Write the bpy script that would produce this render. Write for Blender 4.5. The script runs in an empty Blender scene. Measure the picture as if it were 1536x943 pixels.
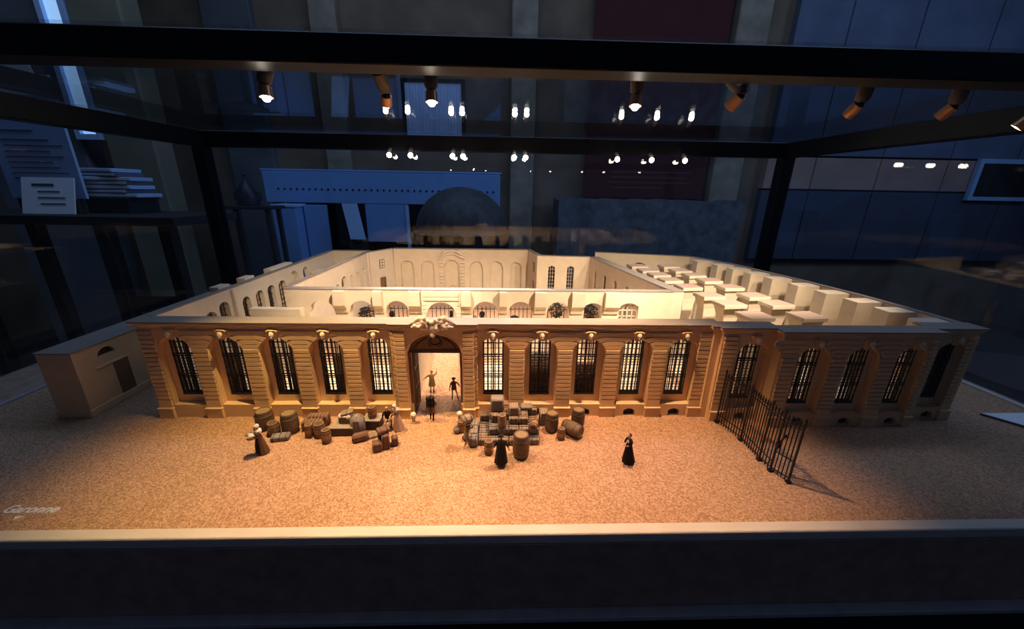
import bpy, bmesh, math, random
from mathutils import Matrix, Vector
S = 0.01            # all numbers below are centimetres, the scene is metres
scn = bpy.context.scene
COL = scn.collection
PI = math.pi
rnd = random.Random(7)

# ------------------------------------------------------------------ camera
cam_data = bpy.data.cameras.new('camera')
cam_data.sensor_width = 36.0
cam_data.lens = 36.0 * 566.73 / 1536.0
cam_data.clip_start = 0.005
cam_data.clip_end = 60
cam = bpy.data.objects.new('camera', cam_data)
COL.objects.link(cam)
scn.camera = cam
def cam_rows(rx, ry, rz):
    cx, sx, cy, sy, cz, sz = math.cos(rx), math.sin(rx), math.cos(ry), math.sin(ry), math.cos(rz), math.sin(rz)
    Rz = Matrix(((cz, sz, 0), (-sz, cz, 0), (0, 0, 1)))
    Rx = Matrix(((1, 0, 0), (0, cx, sx), (0, -sx, cx)))
    Ry = Matrix(((cy, 0, -sy), (0, 1, 0), (sy, 0, cy)))
    return Ry @ Rx @ Rz
R_ = cam_rows(-0.3192, -0.0169, -0.0339)
cam.matrix_world = Matrix.Translation(Vector((9.343, -50.393, 33.077)) * S) @ Matrix((
    (R_[0][0], R_[2][0], -R_[1][0]), (R_[0][1], R_[2][1], -R_[1][1]), (R_[0][2], R_[2][2], -R_[1][2]))).to_4x4()

# ------------------------------------------------------------------ world, exposure
world = bpy.data.worlds.new('world')
scn.world = world
world.use_nodes = True
bg = world.node_tree.nodes['Background']
bg.inputs[0].default_value = (0.34, 0.50, 1.0, 1)
bg.inputs[1].default_value = 0.055
vs = scn.view_settings
vs.view_transform = 'Standard'
vs.look = 'None'
vs.exposure = 0.0
vs.gamma = 1.0
vs.use_curve_mapping = False
WARM = (1.0, 0.66, 0.36)
# added blue fill light under the ceiling, brightens the room behind the case
sl = bpy.data.lights.new('rear_fill', 'AREA'); sl.shape = 'RECTANGLE'; sl.size = 5.0; sl.size_y = 0.8; sl.energy = 44; sl.color = (0.45, 0.62, 1.0)
so = bpy.data.objects.new('rear_fill', sl); COL.objects.link(so)
so.location = (0.3, 1.0, 2.9)
so.rotation_euler = Vector((0.0, 0.62, -0.78)).to_track_quat('-Z', 'Y').to_euler()
# added blue fill light high on the right, tints the ground there
wl = bpy.data.lights.new('right_fill', 'AREA'); wl.shape = 'RECTANGLE'; wl.size = 1.6; wl.size_y = 0.8; wl.energy = 62; wl.color = (0.34, 0.54, 1.0)
wo = bpy.data.objects.new('right_fill', wl); COL.objects.link(wo)
wo.location = (5.45, 0.25, 2.5)
wo.rotation_euler = Vector((-1.0, 0.0, -0.5)).to_track_quat('-Z', 'Y').to_euler()

# ------------------------------------------------------------------ materials
MATS = {}
def new_mat(name):
    m = bpy.data.materials.new(name); m.use_nodes = True
    MATS[name] = m
    return m, m.node_tree.nodes, m.node_tree.links, m.node_tree.nodes['Principled BSDF']
def mat(name, col, rough=0.7, metal=0.0, var=0.12, scale=120, bump=0.0, col2=None, bscale=None, spec=0.3, stretch=None):
    m, N, L, b = new_mat(name)
    b.inputs['Roughness'].default_value = rough
    b.inputs['Metallic'].default_value = metal
    b.inputs['Specular IOR Level'].default_value = spec
    tc = N.new('ShaderNodeTexCoord')
    src = tc.outputs['Object']
    if stretch:
        mp = N.new('ShaderNodeMapping'); mp.inputs['Scale'].default_value = stretch
        L.new(src, mp.inputs[0]); src = mp.outputs[0]
    n = N.new('ShaderNodeTexNoise'); n.inputs['Scale'].default_value = scale; n.inputs['Detail'].default_value = 4
    L.new(src, n.inputs['Vector'])
    r = N.new('ShaderNodeValToRGB')
    c2 = col2 or tuple(max(0, c * (1 - var * 2)) for c in col)
    r.color_ramp.elements[0].position = 0.3; r.color_ramp.elements[0].color = (*c2, 1)
    r.color_ramp.elements[1].position = 0.7; r.color_ramp.elements[1].color = (*col, 1)
    L.new(n.outputs['Fac'], r.inputs[0]); L.new(r.outputs[0], b.inputs['Base Color'])
    if bump:
        n2 = N.new('ShaderNodeTexNoise'); n2.inputs['Scale'].default_value = bscale or scale * 2; n2.inputs['Detail'].default_value = 3
        L.new(src, n2.inputs['Vector'])
        bp = N.new('ShaderNodeBump'); bp.inputs['Strength'].default_value = bump; bp.inputs['Distance'].default_value = 0.001
        L.new(n2.outputs['Fac'], bp.inputs['Height']); L.new(bp.outputs[0], b.inputs['Normal'])
    return m
def emit(name, col, strength):
    m, N, L, b = new_mat(name)
    b.inputs['Base Color'].default_value = (*col, 1)
    b.inputs['Emission Color'].default_value = (*col, 1)
    b.inputs['Emission Strength'].default_value = strength
    return m
def glass(name, f0=0.04, tint=(0.97, 0.985, 1.0)):
    m, N, L, b = new_mat(name)
    N.remove(b)
    lw = N.new('ShaderNodeLayerWeight'); lw.inputs['Blend'].default_value = 0.5
    p = N.new('ShaderNodeMath'); p.operation = 'POWER'; p.inputs[1].default_value = 5
    mu = N.new('ShaderNodeMath'); mu.operation = 'MULTIPLY_ADD'; mu.inputs[1].default_value = 1 - f0; mu.inputs[2].default_value = f0
    t = N.new('ShaderNodeBsdfTransparent'); t.inputs[0].default_value = (*tint, 1)
    g = N.new('ShaderNodeBsdfGlossy'); g.inputs['Roughness'].default_value = 0.0
    mx = N.new('ShaderNodeMixShader')
    L.new(lw.outputs['Facing'], p.inputs[0]); L.new(p.outputs[0], mu.inputs[0]); L.new(mu.outputs[0], mx.inputs[0])
    L.new(t.outputs[0], mx.inputs[1]); L.new(g.outputs[0], mx.inputs[2])
    L.new(mx.outputs[0], N['Material Output'].inputs['Surface'])
    return m

mat('plaster', (0.66, 0.55, 0.40), 0.75, var=0.05, scale=60, bump=0.15, bscale=900)
mat('plaster_front', (0.72, 0.49, 0.26), 0.7, var=0.05, scale=50, bump=0.15, bscale=900)
mat('cut_top', (0.25, 0.205, 0.17), 0.55, var=0.04, scale=40)
mat('cut_pink', (0.36, 0.25, 0.19), 0.6, var=0.04, scale=40)
mat('sculpture', (0.72, 0.60, 0.46), 0.6, var=0.06, scale=200)
mat('iron', (0.012, 0.010, 0.010), 0.5, var=0.2, scale=300, spec=0.4)
mat('casement', (0.10, 0.055, 0.03), 0.6, var=0.2, scale=300)
mat('oak_door', (0.20, 0.115, 0.055), 0.6, var=0.15, scale=200, stretch=(1, 1, 4))
mat('oak_dark', (0.09, 0.045, 0.02), 0.65, var=0.15, scale=200)
mat('dark_panel', (0.07, 0.038, 0.02), 0.7, var=0.15, scale=200, stretch=(4, 4, 1))
mat('barrel_wood', (0.20, 0.125, 0.07), 0.65, var=0.22, scale=160, stretch=(4, 4, 0.7), bump=0.2)
mat('barrel_lid', (0.30, 0.20, 0.105), 0.65, var=0.15, scale=260, stretch=(4, 1, 1))
mat('keg_wood', (0.40, 0.22, 0.10), 0.65, var=0.2, scale=200, stretch=(4, 4, 0.7), bump=0.2)
mat('hoop', (0.13, 0.085, 0.05), 0.6, var=0.15, scale=200)
mat('bale_tan', (0.30, 0.215, 0.15), 0.85, var=0.16, scale=260, bump=0.4)
mat('bale_grey', (0.27, 0.235, 0.21), 0.85, var=0.16, scale=260, bump=0.4)
mat('bale_brown', (0.20, 0.105, 0.065), 0.8, var=0.16, scale=260, bump=0.4)
mat('rope', (0.50, 0.40, 0.29), 0.8, var=0.2, scale=700)
mat('rope_dark', (0.09, 0.06, 0.04), 0.8, var=0.2, scale=700)
mat('crate_dark', (0.10, 0.07, 0.05), 0.7, var=0.2, scale=200, stretch=(1, 4, 4))
mat('crate_top', (0.40, 0.33, 0.27), 0.7, var=0.12, scale=200)
mat('cloth_white', (0.75, 0.70, 0.62), 0.8, var=0.08, scale=300)
mat('cloth_black', (0.012, 0.010, 0.010), 0.7, var=0.15, scale=300, spec=0.2)
mat('cloth_brown', (0.17, 0.085, 0.04), 0.8, var=0.15, scale=300)
mat('cloth_olive', (0.22, 0.145, 0.06), 0.8, var=0.15, scale=300)
mat('cloth_pink', (0.55, 0.38, 0.31), 0.8, var=0.15, scale=300)
mat('cloth_grey', (0.25, 0.20, 0.155), 0.8, var=0.15, scale=300)
mat('skin', (0.55, 0.33, 0.22), 0.6, var=0.06, scale=300)
mat('hair', (0.07, 0.045, 0.03), 0.7, var=0.1, scale=300)
mat('leaf_dark', (0.03, 0.026, 0.016), 0.8, var=0.3, scale=300)
mat('ball_white', (0.8, 0.77, 0.7), 0.5, var=0.03, scale=100)
mat('stone_post', (0.50, 0.38, 0.26), 0.7, var=0.1, scale=100)
mat('print_white', (0.75, 0.73, 0.70), 0.6, var=0.02, scale=100)
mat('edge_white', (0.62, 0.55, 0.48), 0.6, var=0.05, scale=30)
mat('frame_black', (0.0035, 0.0035, 0.0045), 0.42, var=0.15, scale=60, spec=0.22)
mat('case_black', (0.42, 0.28, 0.21), 0.6, var=0.15, scale=60, spec=0.15)
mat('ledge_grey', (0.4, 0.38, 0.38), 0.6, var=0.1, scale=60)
mat('lamp_grey', (0.10, 0.085, 0.07), 0.45, metal=0.3, var=0.08, scale=60)
mat('lamp_copper', (0.62, 0.34, 0.19), 0.35, metal=0.75, var=0.08, scale=60)
emit('bulb', (1.0, 0.88, 0.70), 40.0)
glass('case_glass', 0.035)
glass('front_glass', 0.006)
# gravel: speckled sand
m, N, L, b = new_mat('gravel')
b.inputs['Roughness'].default_value = 0.85; b.inputs['Specular IOR Level'].default_value = 0.15
tc = N.new('ShaderNodeTexCoord')
n1 = N.new('ShaderNodeTexNoise'); n1.inputs['Scale'].default_value = 540; n1.inputs['Detail'].default_value = 2
n2 = N.new('ShaderNodeTexNoise'); n2.inputs['Scale'].default_value = 9; n2.inputs['Detail'].default_value = 3
vo = N.new('ShaderNodeTexVoronoi'); vo.inputs['Scale'].default_value = 560
for q in (n1, n2, vo): L.new(tc.outputs['Object'], q.inputs['Vector'])
r1 = N.new('ShaderNodeValToRGB')
r1.color_ramp.elements[0].position = 0.14; r1.color_ramp.elements[0].color = (0.25, 0.125, 0.055, 1)
r1.color_ramp.elements[1].position = 0.80; r1.color_ramp.elements[1].color = (0.66, 0.40, 0.25, 1)
r2 = N.new('ShaderNodeValToRGB')
r2.color_ramp.elements[0].position = 0.3; r2.color_ramp.elements[0].color = (0.90, 0.90, 0.84, 1)
r2.color_ramp.elements[1].position = 0.7; r2.color_ramp.elements[1].color = (1.0, 0.98, 1.0, 1)
mixc = N.new('ShaderNodeMixRGB'); mixc.blend_type = 'MULTIPLY'; mixc.inputs[0].default_value = 1
sep = N.new('ShaderNodeSeparateColor'); L.new(vo.outputs['Color'], sep.inputs[0])
mg = N.new('ShaderNodeMath'); mg.operation = 'MULTIPLY_ADD'; mg.inputs[1].default_value = 0.45; L.new(sep.outputs[0], mg.inputs[0])
mh = N.new('ShaderNodeMath'); mh.operation = 'MULTIPLY'; mh.inputs[1].default_value = 0.55; L.new(n1.outputs['Fac'], mh.inputs[0]); L.new(mh.outputs[0], mg.inputs[2])
L.new(mg.outputs[0], r1.inputs[0]); L.new(n2.outputs['Fac'], r2.inputs[0])
L.new(r1.outputs[0], mixc.inputs[1]); L.new(r2.outputs[0], mixc.inputs[2]); L.new(mixc.outputs[0], b.inputs['Base Color'])
bpn = N.new('ShaderNodeBump'); bpn.inputs['Strength'].default_value = 0.6; bpn.inputs['Distance'].default_value = 0.0012
L.new(vo.outputs['Distance'], bpn.inputs['Height']); L.new(bpn.outputs[0], b.inputs['Normal'])
# room
mat('room_wall', (0.21, 0.15, 0.10), 0.85, var=0.2, scale=3, bump=0.2, bscale=30)
mat('room_wall_blue', (0.13, 0.14, 0.155), 0.85, var=0.2, scale=3)
mat('room_floor', (0.05, 0.045, 0.045), 0.6, var=0.2, scale=3)
mat('room_dark', (0.012, 0.012, 0.014), 0.7, var=0.2, scale=8)
mat('stone_grey', (0.14, 0.15, 0.165), 0.9, var=0.25, scale=14, bump=0.5, bscale=40)
mat('stone_pale', (0.32, 0.27, 0.2), 0.9, var=0.2, scale=8, bump=0.3, bscale=40)
mat('slab_brown', (0.40, 0.26, 0.20), 0.8, var=0.12, scale=4)
mat('slab_blue', (0.13, 0.16, 0.24), 0.8, var=0.12, scale=4)  # stronger blue light on the upper wall put into the colour
mat('slab_blue_dim', (0.06, 0.072, 0.105), 0.8, var=0.12, scale=4)  # darker copy for the lower row, its dimmer light put into the colour
mat('banner_red', (0.075, 0.013, 0.014), 0.8, var=0.1, scale=6)
mat('banner_print', (0.13, 0.055, 0.05), 0.8, var=0.05, scale=6)
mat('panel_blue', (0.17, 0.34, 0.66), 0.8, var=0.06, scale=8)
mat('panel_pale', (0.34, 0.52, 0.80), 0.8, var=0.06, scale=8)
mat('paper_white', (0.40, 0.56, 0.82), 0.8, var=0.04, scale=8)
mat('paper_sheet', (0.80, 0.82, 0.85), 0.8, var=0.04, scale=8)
mat('print_dark', (0.10, 0.12, 0.17), 0.8, var=0.05, scale=8)
mat('olive_wall', (0.20, 0.19, 0.13), 0.85, var=0.12, scale=5)
mat('table_wood', (0.03, 0.026, 0.024), 0.6, var=0.2, scale=20, stretch=(0.3, 3, 3))
mat('dome_dark', (0.07, 0.07, 0.075), 0.6, var=0.25, scale=30, stretch=(1, 1, 0.3))
mat('bronze_dark', (0.03, 0.032, 0.045), 0.45, metal=0.4, var=0.2, scale=30)
emit('daylight_pane', (0.34, 0.60, 0.95), 0.75)
emit('reflection_glow', (0.30, 0.45, 0.75), 0.16)  # glow of the window reflection, given to a solid sheet

# ------------------------------------------------------------------ mesh helpers
class MB:
    def __init__(s, M=None): s.v = []; s.f = []; s.M = M
    def add(s, vs_, fs, M=None):
        o = len(s.v)
        for p in vs_:
            p = Vector(p)
            if M is not None: p = M @ p
            if s.M is not None: p = s.M @ p
            s.v.append(p)
        s.f += [tuple(i + o for i in f) for f in fs]
        return s
    def box(s, x0, y0, z0, x1, y1, z1, M=None):
        return s.add([(x0, y0, z0), (x1, y0, z0), (x1, y1, z0), (x0, y1, z0), (x0, y0, z1), (x1, y0, z1), (x1, y1, z1), (x0, y1, z1)],
                     [(0, 3, 2, 1), (4, 5, 6, 7), (0, 1, 5, 4), (1, 2, 6, 5), (2, 3, 7, 6), (3, 0, 4, 7)], M)
    def cbox(s, x0, y0, z0, x1, y1, z1, c=0.08, M=None):      # chamfered box
        pts = []
        for sx, x in ((1, x0), (-1, x1)):
            for sy, y in ((1, y0), (-1, y1)):
                for sz, z in ((1, z0), (-1, z1)):
                    pts += [(x, y + sy * c, z + sz * c), (x + sx * c, y, z + sz * c), (x + sx * c, y + sy * c, z)]
        return s.hull(pts, M)
    def hull(s, pts, M=None):
        bm = bmesh.new()
        for p in pts: bm.verts.new(p)
        r = bmesh.ops.convex_hull(bm, input=bm.verts)
        bmesh.ops.dissolve_limit(bm, angle_limit=0.02, verts=bm.verts, edges=bm.edges)
        bm.verts.index_update()
        vs_ = [v.co.copy() for v in bm.verts]; fs = [tuple(v.index for v in f.verts) for f in bm.faces]
        bm.free()
        return s.add(vs_, fs, M)
    def prism(s, poly, y0, y1, M=None):                        # poly in (x,z)
        n = len(poly)
        vs_ = [(x, y0, z) for x, z in poly] + [(x, y1, z) for x, z in poly]
        fs = [tuple(range(n)), tuple(range(2 * n - 1, n - 1, -1))]
        fs += [(i, (i + 1) % n, n + (i + 1) % n, n + i) for i in range(n)]
        return s.add(vs_, fs, M)
    def zprism(s, poly, z0, z1, M=None):                       # poly in (x,y)
        n = len(poly)
        vs_ = [(x, y, z0) for x, y in poly] + [(x, y, z1) for x, y in poly]
        fs = [tuple(range(n)), tuple(range(2 * n - 1, n - 1, -1))]
        fs += [(i, (i + 1) % n, n + (i + 1) % n, n + i) for i in range(n)]
        return s.add(vs_, fs, M)
    def lathe(s, prof, cx=0, cy=0, seg=16, M=None, rx=1, ry=1, fold=0, nf=8, ph=0):
        vs_ = []; fs = []
        k = len(prof)
        for i, q in enumerate(prof):
            r, z = q[0], q[1]
            ox, oy = (q[2], q[3]) if len(q) > 3 else (0, 0)
            fa = q[4] if len(q) > 4 else fold
            for j in range(seg):
                a = 2 * PI * j / seg
                rr = r * (1 + fa * math.sin(nf * a + ph))
                vs_.append((cx + ox + rr * rx * math.cos(a), cy + oy + rr * ry * math.sin(a), z))
        for i in range(k - 1):
            for j in range(seg):
                fs.append((i * seg + j, i * seg + (j + 1) % seg, (i + 1) * seg + (j + 1) % seg, (i + 1) * seg + j))
        fs.append(tuple(range(seg - 1, -1, -1))); fs.append(tuple(range((k - 1) * seg, k * seg)))
        return s.add(vs_, fs, M)
    def tube(s, pts, r, seg=6, M=None, close=False):
        pts = [Vector(p) for p in pts]; n = len(pts)
        rs = r if isinstance(r, (list, tuple)) else [r] * n
        vs_ = []; fs = []
        up = None
        for i in range(n):
            t = (pts[min(i + 1, n - 1)] - pts[max(i - 1, 0)]).normalized()
            if up is None: up = Vector((0, 0, 1)) if abs(t.z) < 0.9 else Vector((1, 0, 0))
            a = t.cross(up).normalized(); up = a.cross(t).normalized()
            for j in range(seg):
                g = 2 * PI * j / seg + PI / seg
                vs_.append(pts[i] + a * (rs[i] * math.cos(g)) + up * (rs[i] * math.sin(g)))
        for i in range(n - 1):
            for j in range(seg):
                fs.append((i * seg + j, i * seg + (j + 1) % seg, (i + 1) * seg + (j + 1) % seg, (i + 1) * seg + j))
        fs.append(tuple(range(seg - 1, -1, -1))); fs.append(tuple(range((n - 1) * seg, n * seg)))
        return s.add(vs_, fs, M)
    def ball(s, c, r, seg=12, rings=8, M=None):
        if not isinstance(r, (list, tuple)): r = (r, r, r)
        prof = []
        vs_ = [(c[0], c[1], c[2] - r[2])]; fs = []
        for i in range(1, rings):
            p = -PI / 2 + PI * i / rings
            for j in range(seg):
                a = 2 * PI * j / seg
                vs_.append((c[0] + r[0] * math.cos(p) * math.cos(a), c[1] + r[1] * math.cos(p) * math.sin(a), c[2] + r[2] * math.sin(p)))
        vs_.append((c[0], c[1], c[2] + r[2]))
        for j in range(seg): fs.append((0, 1 + (j + 1) % seg, 1 + j))
        for i in range(rings - 2):
            for j in range(seg):
                a = 1 + i * seg; q = (j + 1) % seg
                fs.append((a + j, a + q, a + seg + q, a + seg + j))
        e = len(vs_) - 1; a = 1 + (rings - 2) * seg
        for j in range(seg): fs.append((e, a + j, a + (j + 1) % seg))
        return s.add(vs_, fs, M)
    def mesh(s, name, m, smooth=False, fixn=True):
        me = bpy.data.meshes.new(name)
        me.from_pydata([tuple(p * S) for p in s.v], [], s.f)
        if fixn:
            bm = bmesh.new(); bm.from_mesh(me); bmesh.ops.recalc_face_normals(bm, faces=bm.faces); bm.to_mesh(me); bm.free()
        me.materials.append(MATS[m])
        if smooth:
            me.polygons.foreach_set('use_smooth', [True] * len(me.polygons))
            try: me.set_sharp_from_angle(angle=math.radians(42))
            except Exception: pass
        me.update()
        return me
    def build(s, name, m, parent=None, smooth=False, loc=None, rot=None, fixn=True):
        return link(name, s.mesh(name, m, smooth, fixn), parent, loc, rot)
def link(name, me, parent=None, loc=None, rot=None):
    o = bpy.data.objects.new(name, me); COL.objects.link(o)
    if parent: o.parent = parent
    if loc is not None: o.location = Vector(loc) * S
    if rot is not None: o.rotation_euler = rot
    return o
def tag(o, label=None, cat=None, group=None, kind=None):
    if label: o['label'] = label
    if cat: o['category'] = cat
    if group: o['group'] = group
    if kind: o['kind'] = kind
    return o
def thing(name, label, cat, loc=(0, 0, 0), rz=0, group=None):
    o = bpy.data.objects.new(name, None); COL.objects.link(o)
    o.empty_display_size = 0.01
    o.location = Vector(loc) * S; o.rotation_euler = (0, 0, rz)
    return tag(o, label, cat, group)
def copy_tree(o, parent=None):
    c = o.copy(); COL.objects.link(c); c.parent = parent
    for ch in o.children: copy_tree(ch, c)
    return c
def T(x, y, z, rz=0, rx=0, ry=0, sc=1):
    return Matrix.Translation((x, y, z)) @ Matrix.Rotation(rz, 4, 'Z') @ Matrix.Rotation(rx, 4, 'X') @ Matrix.Rotation(ry, 4, 'Y') @ Matrix.Scale(sc, 4)

def wall_seg(mb, A, B, t, z0, z1, ops=()):
    """straight wall from A to B (plan), thickness t to the left of A->B, openings (u, width, zb, zspring, rise)"""
    A = Vector((A[0], A[1], 0)); B = Vector((B[0], B[1], 0)); d = B - A; Ln = d.length; d.normalize()
    n = Vector((-d.y, d.x, 0))
    M = Matrix(((d.x, n.x, 0, A.x), (d.y, n.y, 0, A.y), (0, 0, 1, 0), (0, 0, 0, 1)))
    u = 0
    for (c, w, zb, zs, rise) in sorted(ops):
        a, b_ = c - w / 2, c + w / 2
        if a > u + 1e-4: mb.box(u, 0, z0, a, t, z1, M)
        if zb > z0 + 1e-4: mb.box(a, 0, z0, b_, t, zb, M)
        K = 14
        pts = [(a + w * i / K, zs + rise * math.sqrt(max(0, 1 - (2 * i / K - 1) ** 2)) if rise > w * 0.3 else
                zs + rise * (1 - (2 * i / K - 1) ** 2)) for i in range(K + 1)]
        for (xa, za), (xb, zb2) in (zip(pts, pts[1:]) if zs < z1 - 1e-3 else ()):
            mb.add([(xa, 0, za), (xb, 0, zb2), (xb, 0, z1), (xa, 0, z1), (xa, t, za), (xb, t, zb2), (xb, t, z1), (xa, t, z1)],
                   [(0, 1, 2, 3), (7, 6, 5, 4), (0, 4, 5, 1), (3, 2, 6, 7)], M)
        u = b_
    if u < Ln - 1e-4: mb.box(u, 0, z0, Ln, t, z1, M)
    return M

# ================================================================== THE ROOM
FL = -98.0
def struct(name, m, fn):
    mb = MB(); fn(mb); o = mb.build(name, m); tag(o, kind='structure'); return o
struct('floor', 'room_floor', lambda q: q.box(-420, -330, FL - 4, 560, 345, FL))
struct('ceiling', 'room_dark', lambda q: q.box(-420, -60, 300, 560, 345, 306))
wb = struct('wall_back', 'room_wall', lambda q: q.box(-420, 335, FL, 560, 345, 300))
struct('wall_left', 'room_wall', lambda q: q.box(-420, -330, FL, -412, 335, 300))
struct('wall_right', 'room_wall_blue', lambda q: q.box(552, -330, FL, 560, 335, 300))
# shallow stone pilasters on the back wall
for i, (xa, xb, d, mm) in enumerate([(-322, -292, 3, 'stone_pale'), (-238, -198, 2.5, 'room_wall_blue'), (-150, -128, 4, 'stone_pale'), (18, 40, 4, 'stone_pale'), (208, 236, 9, 'stone_pale')]):
    q = MB(); q.cbox(xa, 335 - d - 4, FL, xb, 335.5, 299, 0.8); q.build('pilaster', mm, wb)
# large cladding slabs right of the stone pillar, two rows of separate panels
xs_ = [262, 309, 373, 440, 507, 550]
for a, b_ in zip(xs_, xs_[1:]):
    for z0, z1, mm in ((38, 67, 'slab_brown'), (-30, 37, 'slab_blue_dim'), (68, 135, 'slab_blue'), (136, 210, 'slab_blue'), (211, 290, 'slab_blue')):
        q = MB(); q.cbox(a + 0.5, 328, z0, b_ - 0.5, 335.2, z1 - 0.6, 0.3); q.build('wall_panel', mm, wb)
# bright window reflection, built as a glowing curtained frame on the back wall
w1 = struct('window_reflection', 'room_dark', lambda q: [q.box(-79, 330, 75, -23, 335.2, 78), q.box(-79, 330, 121, -23, 335.2, 124), q.box(-79, 330, 78, -76, 335.2, 121), q.box(-26, 330, 78, -23, 335.2, 121)])
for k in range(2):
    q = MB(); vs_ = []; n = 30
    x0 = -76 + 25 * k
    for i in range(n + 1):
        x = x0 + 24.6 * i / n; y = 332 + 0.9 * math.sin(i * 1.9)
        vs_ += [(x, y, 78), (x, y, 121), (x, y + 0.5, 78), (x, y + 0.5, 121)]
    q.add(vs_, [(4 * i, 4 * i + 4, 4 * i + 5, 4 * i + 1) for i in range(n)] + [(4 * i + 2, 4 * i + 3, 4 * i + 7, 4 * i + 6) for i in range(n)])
    q.build('reflection_sheet', 'reflection_glow', w1, smooth=True)
# tall daylight window at the left with its frame
w2 = struct('window_2', 'paper_white', lambda q: [q.box(-240, 200, 57, -237, 206, 200), q.box(-228, 200, 57, -225, 206, 200), q.box(-237, 200, 57, -228, 206, 60), q.box(-240, 200, 197, -225, 206, 200)])
for z0, z1 in ((60.2, 104), (106, 150), (152, 197)):
    q = MB(); q.cbox(-237, 202, z0, -228.4, 203, z1, 0.2); q.build('pane', 'daylight_pane', w2)
# unseen frames with glowing panes, added around the two fill lights
w3 = struct('fill_frame_right', 'paper_white', lambda q: [q.box(547, -60, 205, 552.2, 110, 210), q.box(547, -60, 295, 552.2, 110, 299.8), q.box(547, -64, 205, 552.2, -60, 299.8), q.box(547, 110, 205, 552.2, 114, 299.8)])
q = MB(); q.box(550, -60, 210, 551.8, 110, 295); q.build('pane', 'daylight_pane', w3)
w4 = struct('fill_frame_top', 'paper_white', lambda q: [q.box(-226, 54, 294, 286, 58, 300.1), q.box(-226, 142, 294, 286, 146, 300.1), q.box(-226, 58, 294, -222, 142, 300.1), q.box(282, 58, 294, 286, 142, 300.1)])
q = MB(); q.box(-222, 58, 298.4, 282, 142, 299.8); q.build('pane', 'daylight_pane', w4)
# pale plaster pier beside the window
q = MB(); q.cbox(-224, 200, FL, -196, 214, 298, 1); tag(q.build('trim_1', 'olive_wall'), kind='structure')
q = MB(); q.cbox(-300, 204, FL, -241, 216, 298, 1); tag(q.build('trim_2', 'room_wall_blue'), kind='structure')

# ================================================================== DISPLAY CASE
XL, XR, YB, ZT = -79.3, 98.1, 74.0, 45.76
case = thing('display_case', 'large black-framed glass display case with lamps, standing around the building model', 'display case', (9.4, 26, FL))
def cpart(mb, name, m, smooth=False):
    mb.v = [p - Vector((9.4, 26, FL)) for p in mb.v]
    return mb.build(name, m, case, smooth)
HB = 2.1
for (x, y) in ((XL, YB), (XR, YB), (XL, -9), (XR, -9)):
    q = MB(); q.cbox(x - 1.9, y - 1.7, -0.9, x + 1.9, y + 1.7, ZT + HB - 0.02, 0.15); cpart(q, 'post', 'frame_black')
q = MB(); q.cbox(XL - 1.9, YB - 1.7, ZT - HB, XR + 1.9, YB + 1.7, ZT + HB, 0.15); cpart(q, 'beam', 'frame_black')
q = MB(); q.cbox(XL - 1.9, -10.4, 43.66, XR + 1.9, -7.1, 46.1, 0.12); cpart(q, 'beam', 'frame_black')
for x in (XL, XR):
    q = MB(); q.cbox(x - 1.9, -10.2, ZT - HB, x + 1.9, YB, ZT + HB - 0.03, 0.15); cpart(q, 'beam', 'frame_black')
# glass: back, sides, top, sloping front
q = MB(); q.box(XL, YB - 0.4, 0, XR, YB + 0.2, ZT); cpart(q, 'glass_pane', 'case_glass')
for x in (XL, XR):
    q = MB(); q.box(x - 0.3, -9, 0, x + 0.3, YB, ZT); cpart(q, 'glass_pane', 'case_glass')
q = MB(); q.box(XL - 1.5, -4.2, 47.9, XR + 1.5, YB + 1.5, 48.4); cpart(q, 'glass_pane', 'case_glass')
q = MB(); q.cbox(XL, -4.3, 44.95, XR, -2.1, 46.2, 0.1); cpart(q, 'lamp_rail', 'frame_black')
q = MB(); q.add([(XL, -22.0, -0.9), (XR, -22.0, -0.9), (XR, -21.45, -0.9), (XL, -21.45, -0.9), (XL, -9.6, 44), (XR, -9.6, 44), (XR, -9.0, 44), (XL, -9.0, 44)],
                [(0, 3, 2, 1), (4, 5, 6, 7), (0, 1, 5, 4), (1, 2, 6, 5), (2, 3, 7, 6), (3, 0, 4, 7)]); cpart(q, 'glass_pane', 'front_glass')
# plinth
q = MB(); q.cbox(XL - 3, -21.42, -10.2, XR + 3, YB + 3, -1.0, 0.08); cpart(q, 'upper_plinth', 'case_black')
q = MB(); q.cbox(XL - 5, -22.5, -10.9, XR + 5, YB + 4, -10.22, 0.1); cpart(q, 'ledge', 'ledge_grey')
q = MB(); q.cbox(XL - 4.5, -22.2, FL, XR + 4.5, YB + 3.5, -10.9, 0.1); cpart(q, 'lower_plinth', 'frame_black')

# ================================================================== MODEL GROUND
base = thing('model_ground', 'gravel covered baseboard with white front edge strip under the building model', 'baseboard', (9, 20, 0))
BO = Vector((9, 20, 0))
def bpart(mb, name, m):
    mb.v = [p - BO for p in mb.v]
    return mb.build(name, m, base)
GL, GR = -67.6, 96.1
q = MB(); q.box(GL, -20.0, -0.95, GR, 72, 0.0); bpart(q, 'gravel_surface', 'gravel')
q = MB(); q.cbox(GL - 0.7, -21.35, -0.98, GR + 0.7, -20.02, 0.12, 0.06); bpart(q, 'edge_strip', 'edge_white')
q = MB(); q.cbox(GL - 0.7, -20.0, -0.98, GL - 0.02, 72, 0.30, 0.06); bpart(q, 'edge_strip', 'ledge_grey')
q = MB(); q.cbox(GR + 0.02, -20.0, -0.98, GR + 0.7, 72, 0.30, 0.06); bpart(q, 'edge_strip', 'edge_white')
cu = bpy.data.curves.new('lettering', 'FONT'); cu.body = 'Garonne'; cu.size = 1.42 * S; cu.extrude = 0.02 * S; cu.offset = 0.030 * S; cu.shear = 0.12
cu.space_character = 1.02
to = bpy.data.objects.new('lettering', cu); COL.objects.link(to)
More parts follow.
